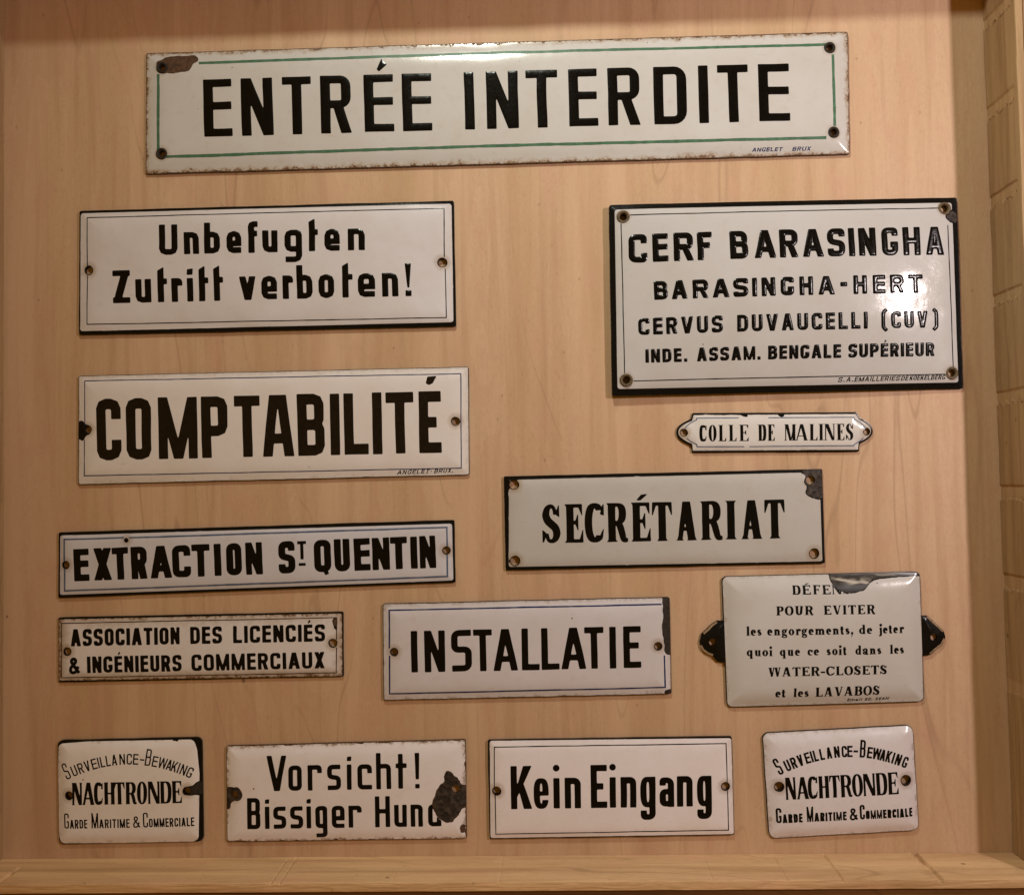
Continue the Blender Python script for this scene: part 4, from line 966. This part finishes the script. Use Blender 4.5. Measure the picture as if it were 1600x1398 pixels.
for pts in (((62, 505), (74, 527), (98, 545), (128, 558)), ((152, 360), (128, 378), (104, 404), (80, 424)), ((1444, 326), (1470, 352), (1500, 380), (1534, 412)), ((1543, 462), (1526, 496), (1490, 524), (1462, 548))):
    sg.line([z.P(*pts)], 2.6, M_BARE, dz=.3, wob=1.6, name='chipped_edge')
cen = dict(e=.40, sh=.035, br=.035, beak=.26, thin=.42)
a = lambda w_, x0, x1, g_=.16: z.items(word(w_, x0, x1, RW, g_))
cut = [chD]
sg.text(z.items([('D', 607, 660), ('É', 668, 722), ('F', 733, 782), ('E', 790, 842), ('N', 848, 912), ('S', 918, 962)]), z(607, 187), z(915, 183), 14.2, roman, 4.0, 1.55, 1, cen, cuts=cut, wob=.06, step=.28)
sg.text(a('POUR', 508, 735) + a('EVITER', 795, 1110), z(508, 312), z(1110, 302), 14.2, roman, 4.0, 1.55, 1, cen, wob=.06, step=.28)
cel = dict(e=.34, sh=.035, br=.03, beak=.26, thin=.42)
sg.text(a('les', 330, 422) + a('engorgements,', 455, 975) + a('de', 1010, 1090) + a('jeter', 1130, 1285), z(330, 435), z(1285, 419), 14.4, roman, 3.55, 1.5, 1, cel, wob=.06, step=.28)
sg.text(a('quoi', 332, 487) + a('que', 530, 653) + a('ce', 697, 768) + a('soit', 812, 935) + a('dans', 987, 1147) + a('les', 1200, 1287), z(332, 560), z(1287, 543), 14.4, roman, 3.55, 1.5, 1, cel, wob=.06, step=.28)
sg.text(a('WATER-CLOSETS', 460, 1182, .12), z(460, 683), z(1182, 667), 14.2, roman, 4.0, 1.55, 1, cen, wob=.06, step=.28)
sg.text(a('et', 508, 570) + a('les', 618, 712), z(508, 812), z(712, 808), 14.4, roman, 3.55, 1.5, 1, cel, wob=.06, step=.28)
sg.text(a('LAVABOS', 750, 1142, .10), z(750, 808), z(1142, 796), 15.2, roman, 4.1, 1.5, 1, cen, wob=.06, step=.28)
a = lambda w_, x0, x1, g_=.26: z.items(word(w_, x0, x1, SW, g_))
sg.text(a('Email', 948, 1036) + a('ED.', 1056, 1102) + z.items([('U', 1120, 1132), ('E', 1140, 1154), ('A', 1158, 1176), ('N', 1180, 1200)]), z(948, 838), z(1200, 828), 4.6, sans, 1.15, 1.0, .8, mk, M_BLACK, shear=.3, wob=.3, name='maker_mark')

# 11, 14 --- nachtronde
NR = dict(e=.14, sh=.012, br=.06, beak=.30, thin=.58)
def nacht(z, nitems, nb, arc, arcx, small, sb, wt, col):
    (vx, vy, k), Hs, Hb = arc
    def curve(xc, h_, Wd):
        # xc in zoom pixels: middle of the glyph at mid height
        sl = 2 * k * (xc - vx); th = math.atan(sl); hz = h_ * z.k
        xb = xc - math.sin(th) * hz / 2; sl = 2 * k * (xb - vx); th = math.atan(sl)
        dd = np.array([math.cos(th), math.sin(th)]); p = np.array(z(xb, vy + k * (xb - vx) ** 2))
        return p - dd * Wd / 2, dd
    its = []
    for ch, xc, wd, big in arcx:
        its.append((ch, xc - wd / 2, xc + wd / 2, (Hb if big else Hs) / z.k))
    # widths are given in zoom pixels
    class C2: pass
    items = [(c, a_, b_, h_) for c, a_, b_, h_ in its]
    V = []
    sgn = nacht.sg
    for c, a_, b_, h_ in items:
        pass
    sgn.text([(c, xm - w_ / z.k / 2, xm + w_ / z.k / 2, h_) for (c, a_, b_, h_), xm, w_ in [((q), (q[1] + q[2]) / 2, q[2] - q[1]) for q in items]], (0, 0), (1, 0), Hs / z.k, sans, wt, wt, 2.2, dict(n=3), curve=curve, wob=.10, step=.34)
    sgn.text(z.items(nitems), *nb, 205 / z.k, roman, 5.7, 2.5, 2, NR, wob=.06, step=.5)
    sgn.text(z.items(small), *sb, 82 / z.k, sans, wt, wt, 2.0, dict(n=3), wob=.10, step=.34)
AR = {'I': 14, '-': 42, 'L': 42, 'W': 80, 'N': 52}
def arcl(cx):
    return [(c, x, AR.get(c, 50) if c != 'B' else 52, c in 'SB') for c, x in zip('SURVEILLANCE-BEWAKING', cx)]
def smallcaps(l1, l2, l3, l4, amp, C, gap=.24):
    out = [('G', l1[0], l1[1], 140)] + [(c, a_, b_) for c, a_, b_ in word('ARDE', *l2[:2], SW, gap)] + [('M', l3[0], l3[1], 142)] + word('ARITIME', *l3[2:], SW, gap)
    return out + [('&', *amp, 105), ('C', C[0], C[1], 138)] + word('OMMERCIALE', *C[2:], SW, gap)
z = Z(70, 1140, 5.926)
sg = nacht.sg = Sign('small rounded plate with wide black rim and notched right edge, reading SURVEILLANCE-BEWAKING NACHTRONDE', fillet([(89.5, 1156.5, 9), (315, 1151, 9), (317.5, 1314.5, 9), (91.5, 1319, 9)], 6),
          enamel('enamel_yellowed', (.76, .735, .72), .22, .5, 11, .2, .5, 4.0), 2.6, 4.4, 10, 2.4, holes=[(*z(232, 602), 5.6), (*z(1322, 558), 5.8)], cell=1.4,
          face=fillet([(*z(125, 128), 8), (*z(400, 106), 60), (*z(1385, 88), 10), (*z(1412, 180), 30), (*z(1432, 400), 30), (*z(1425, 1000), 8), (*z(1385, 1032), 8), (*z(700, 1046), 40), (*z(150, 1050), 9), (*z(130, 980), 30), (*z(120, 500), 60)]),
          chips=[(z.P((1300, 530), (1340, 522), (1380, 512), (1425, 478), (1480, 470), (1480, 610), (1400, 590), (1330, 592)), M_DARK, .8), (z.P((1180, 70), (1195, 98), (1210, 92), (1222, 104), (1250, 70)), None, .6)], seed=11, warp=.5)
nacht(z, [('N', 262, 362), ('A', 360, 476), ('C', 468, 553), ('H', 562, 666), ('T', 656, 756), ('R', 762, 866), ('O', 868, 962), ('N', 966, 1080), ('D', 1080, 1186), ('E', 1188, 1280)], (z(262, 687), z(1280, 667)),
      ((800, 311, 4.25e-4), 98, 152), arcl((203, 282, 343, 403, 468, 507, 545, 597, 654, 727, 793, 853, 912, 970, 1032, 1103, 1164, 1212, 1249, 1294, 1352)),
      smallcaps((187, 234), (243, 405), (445, 508, 516, 798), 0, (830, 894), (922, 968, 976, 1390)), (z(187, 906), z(1390, 883)), 2.15, 0)
z = Z(1180, 1120, 5.926)
sg = nacht.sg = Sign('small rounded white plate without black rim, reading SURVEILLANCE-BEWAKING NACHTRONDE, right of Kein Eingang', fillet([(1191.5, 1145, 10), (1427, 1132, 12), (1436.5, 1297, 10), (1202, 1310, 12)], 6),
          enamel('enamel_rounded_white', (.78, .745, .70), .30, .7, 14, .17, .7, 4.0), 2.6, 5.6, 11, 2.6, .8, holes=[(*z(216, 637), 7.0), (*z(1388, 577), 7.6)], cell=1.4, body=M_DARK, edge_chip=(.14, 0), seed=14, warp=.6)
nacht(z, [('N', 275, 376), ('A', 378, 494), ('C', 482, 572), ('H', 580, 680), ('T', 680, 779), ('R', 781, 890), ('O', 888, 990), ('N', 990, 1106), ('D', 1110, 1216), ('E', 1220, 1318)], (z(275, 755), z(1318, 700)),
      ((870, 358, 4.1e-4), 104, 160), arcl((203, 290, 348, 408, 474, 513, 550, 607, 673, 745, 815, 866, 920, 986, 1050, 1115, 1172, 1226, 1268, 1315, 1380)),
      smallcaps((190, 240), (248, 432), (472, 532, 540, 838), 0, (868, 940), (960, 1006, 1014, 1450)), (z(190, 973), z(1450, 911)), 3.1, 0)

# 12 --- vorsicht
z = Z(340, 1140, 4.0)
chV = z.P((1418, 292), (1425, 262), (1460, 262), (1500, 300), (1522, 345), (1560, 345), (1560, 470), (1522, 490), (1500, 530), (1470, 566), (1430, 570), (1385, 540), (1360, 500), (1348, 455), (1368, 385), (1400, 335), (1425, 318))
chL = z.P((40, 368), (80, 362), (120, 358), (148, 372), (156, 402), (138, 440), (90, 446), (70, 490), (40, 480))
sg = Sign('chipped white enamel sign with large bare patch on its right, reading Vorsicht! Bissiger Hund', quad((353, 1165), (727.5, 1155), (729.5, 1310), (354, 1315), r=3), enamel('enamel_chipped_white', (.78, .745, .69), .65, .5, 12, .17, .6, 4.0), 2.6, 4.4, 11, .8, .9,
          holes=[(*z(108, 405), 5.5), (*z(1488, 368), 6.5)], body=M_RUST, edge_chip=(.55, 0),
          chips=[(chV, M_CELL, 3.0), (chL, M_CELL, 2.6), (z.P((1520, 598), (1545, 592), (1540, 640), (1524, 640)), M_RUST, 2.0)], seed=12, cell=1.5)
vo = dict(n=3, xh=.715, cross=1, ex=.36, diag=1.1)
sg.text(z.items([('V', 312, 437), ('o', 447, 531), ('r', 568, 656), ('s', 690, 776), ('i', 812, 843), ('c', 878, 969), ('h', 995, 1088), ('t', 1117, 1186), ('!', 1232, 1270)]), z(312, 378), z(1270, 359), 55, sans, 7.4, 7.2, 4, vo)
sg.text(z.items([('B', 190, 273), ('i', 300, 330), ('s', 353, 433), ('s', 458, 539), ('i', 560, 590), ('g', 615, 690), ('e', 718, 799), ('r', 823, 904), ('H', 988, 1082), ('u', 1107, 1186), ('n', 1210, 1286), ('d', 1318, 1400)]), z(190, 615), z(1400, 596), 48.5, sans, 7.2, 6.8, 3.5, vo, cuts=[chV])

# 13 --- kein eingang
z = Z(750, 1140, 3.902)
sg = Sign('white enamel sign with thin black rim and fine border line, reading Kein Eingang', quad((762, 1155.5), (1143.5, 1150), (1147.5, 1304), (765, 1310.5), r=2), enamel('enamel_clean_white', (.78, .74, .69), .06, .35, 13, .13, .4), 3.0, 3.6, 10, .8,
          holes=[(*z(102, 369), 6.0), (*z(1496, 343), 6.0)], face=quad(z(60, 66), z(1532, 50), z(1548, 634), z(64, 658), r=3), edge_chip=(.05, .16), seed=13, warp=.7)
sg.line([z.P((88, 344), (88, 102), (1500, 80), (1506, 318)), z.P((1508, 370), (1515, 608), (97, 632), (93, 396))], 1.25, M_BLACK)
ke = dict(n=6, xh=.71, grot=1, mid=.5, emid=.78, diag=1.2)
sg.text(z.items([('K', 190, 320), ('e', 328, 420), ('i', 449, 487), ('n', 517, 616), ('E', 676, 776), ('i', 791, 829), ('n', 857, 953), ('g', 977, 1070), ('a', 1094, 1183), ('n', 1200, 1296), ('g', 1322, 1412)]), z(190, 477), z(1412, 460), 67, sans, 9.9, 9.9, 5.5, ke)
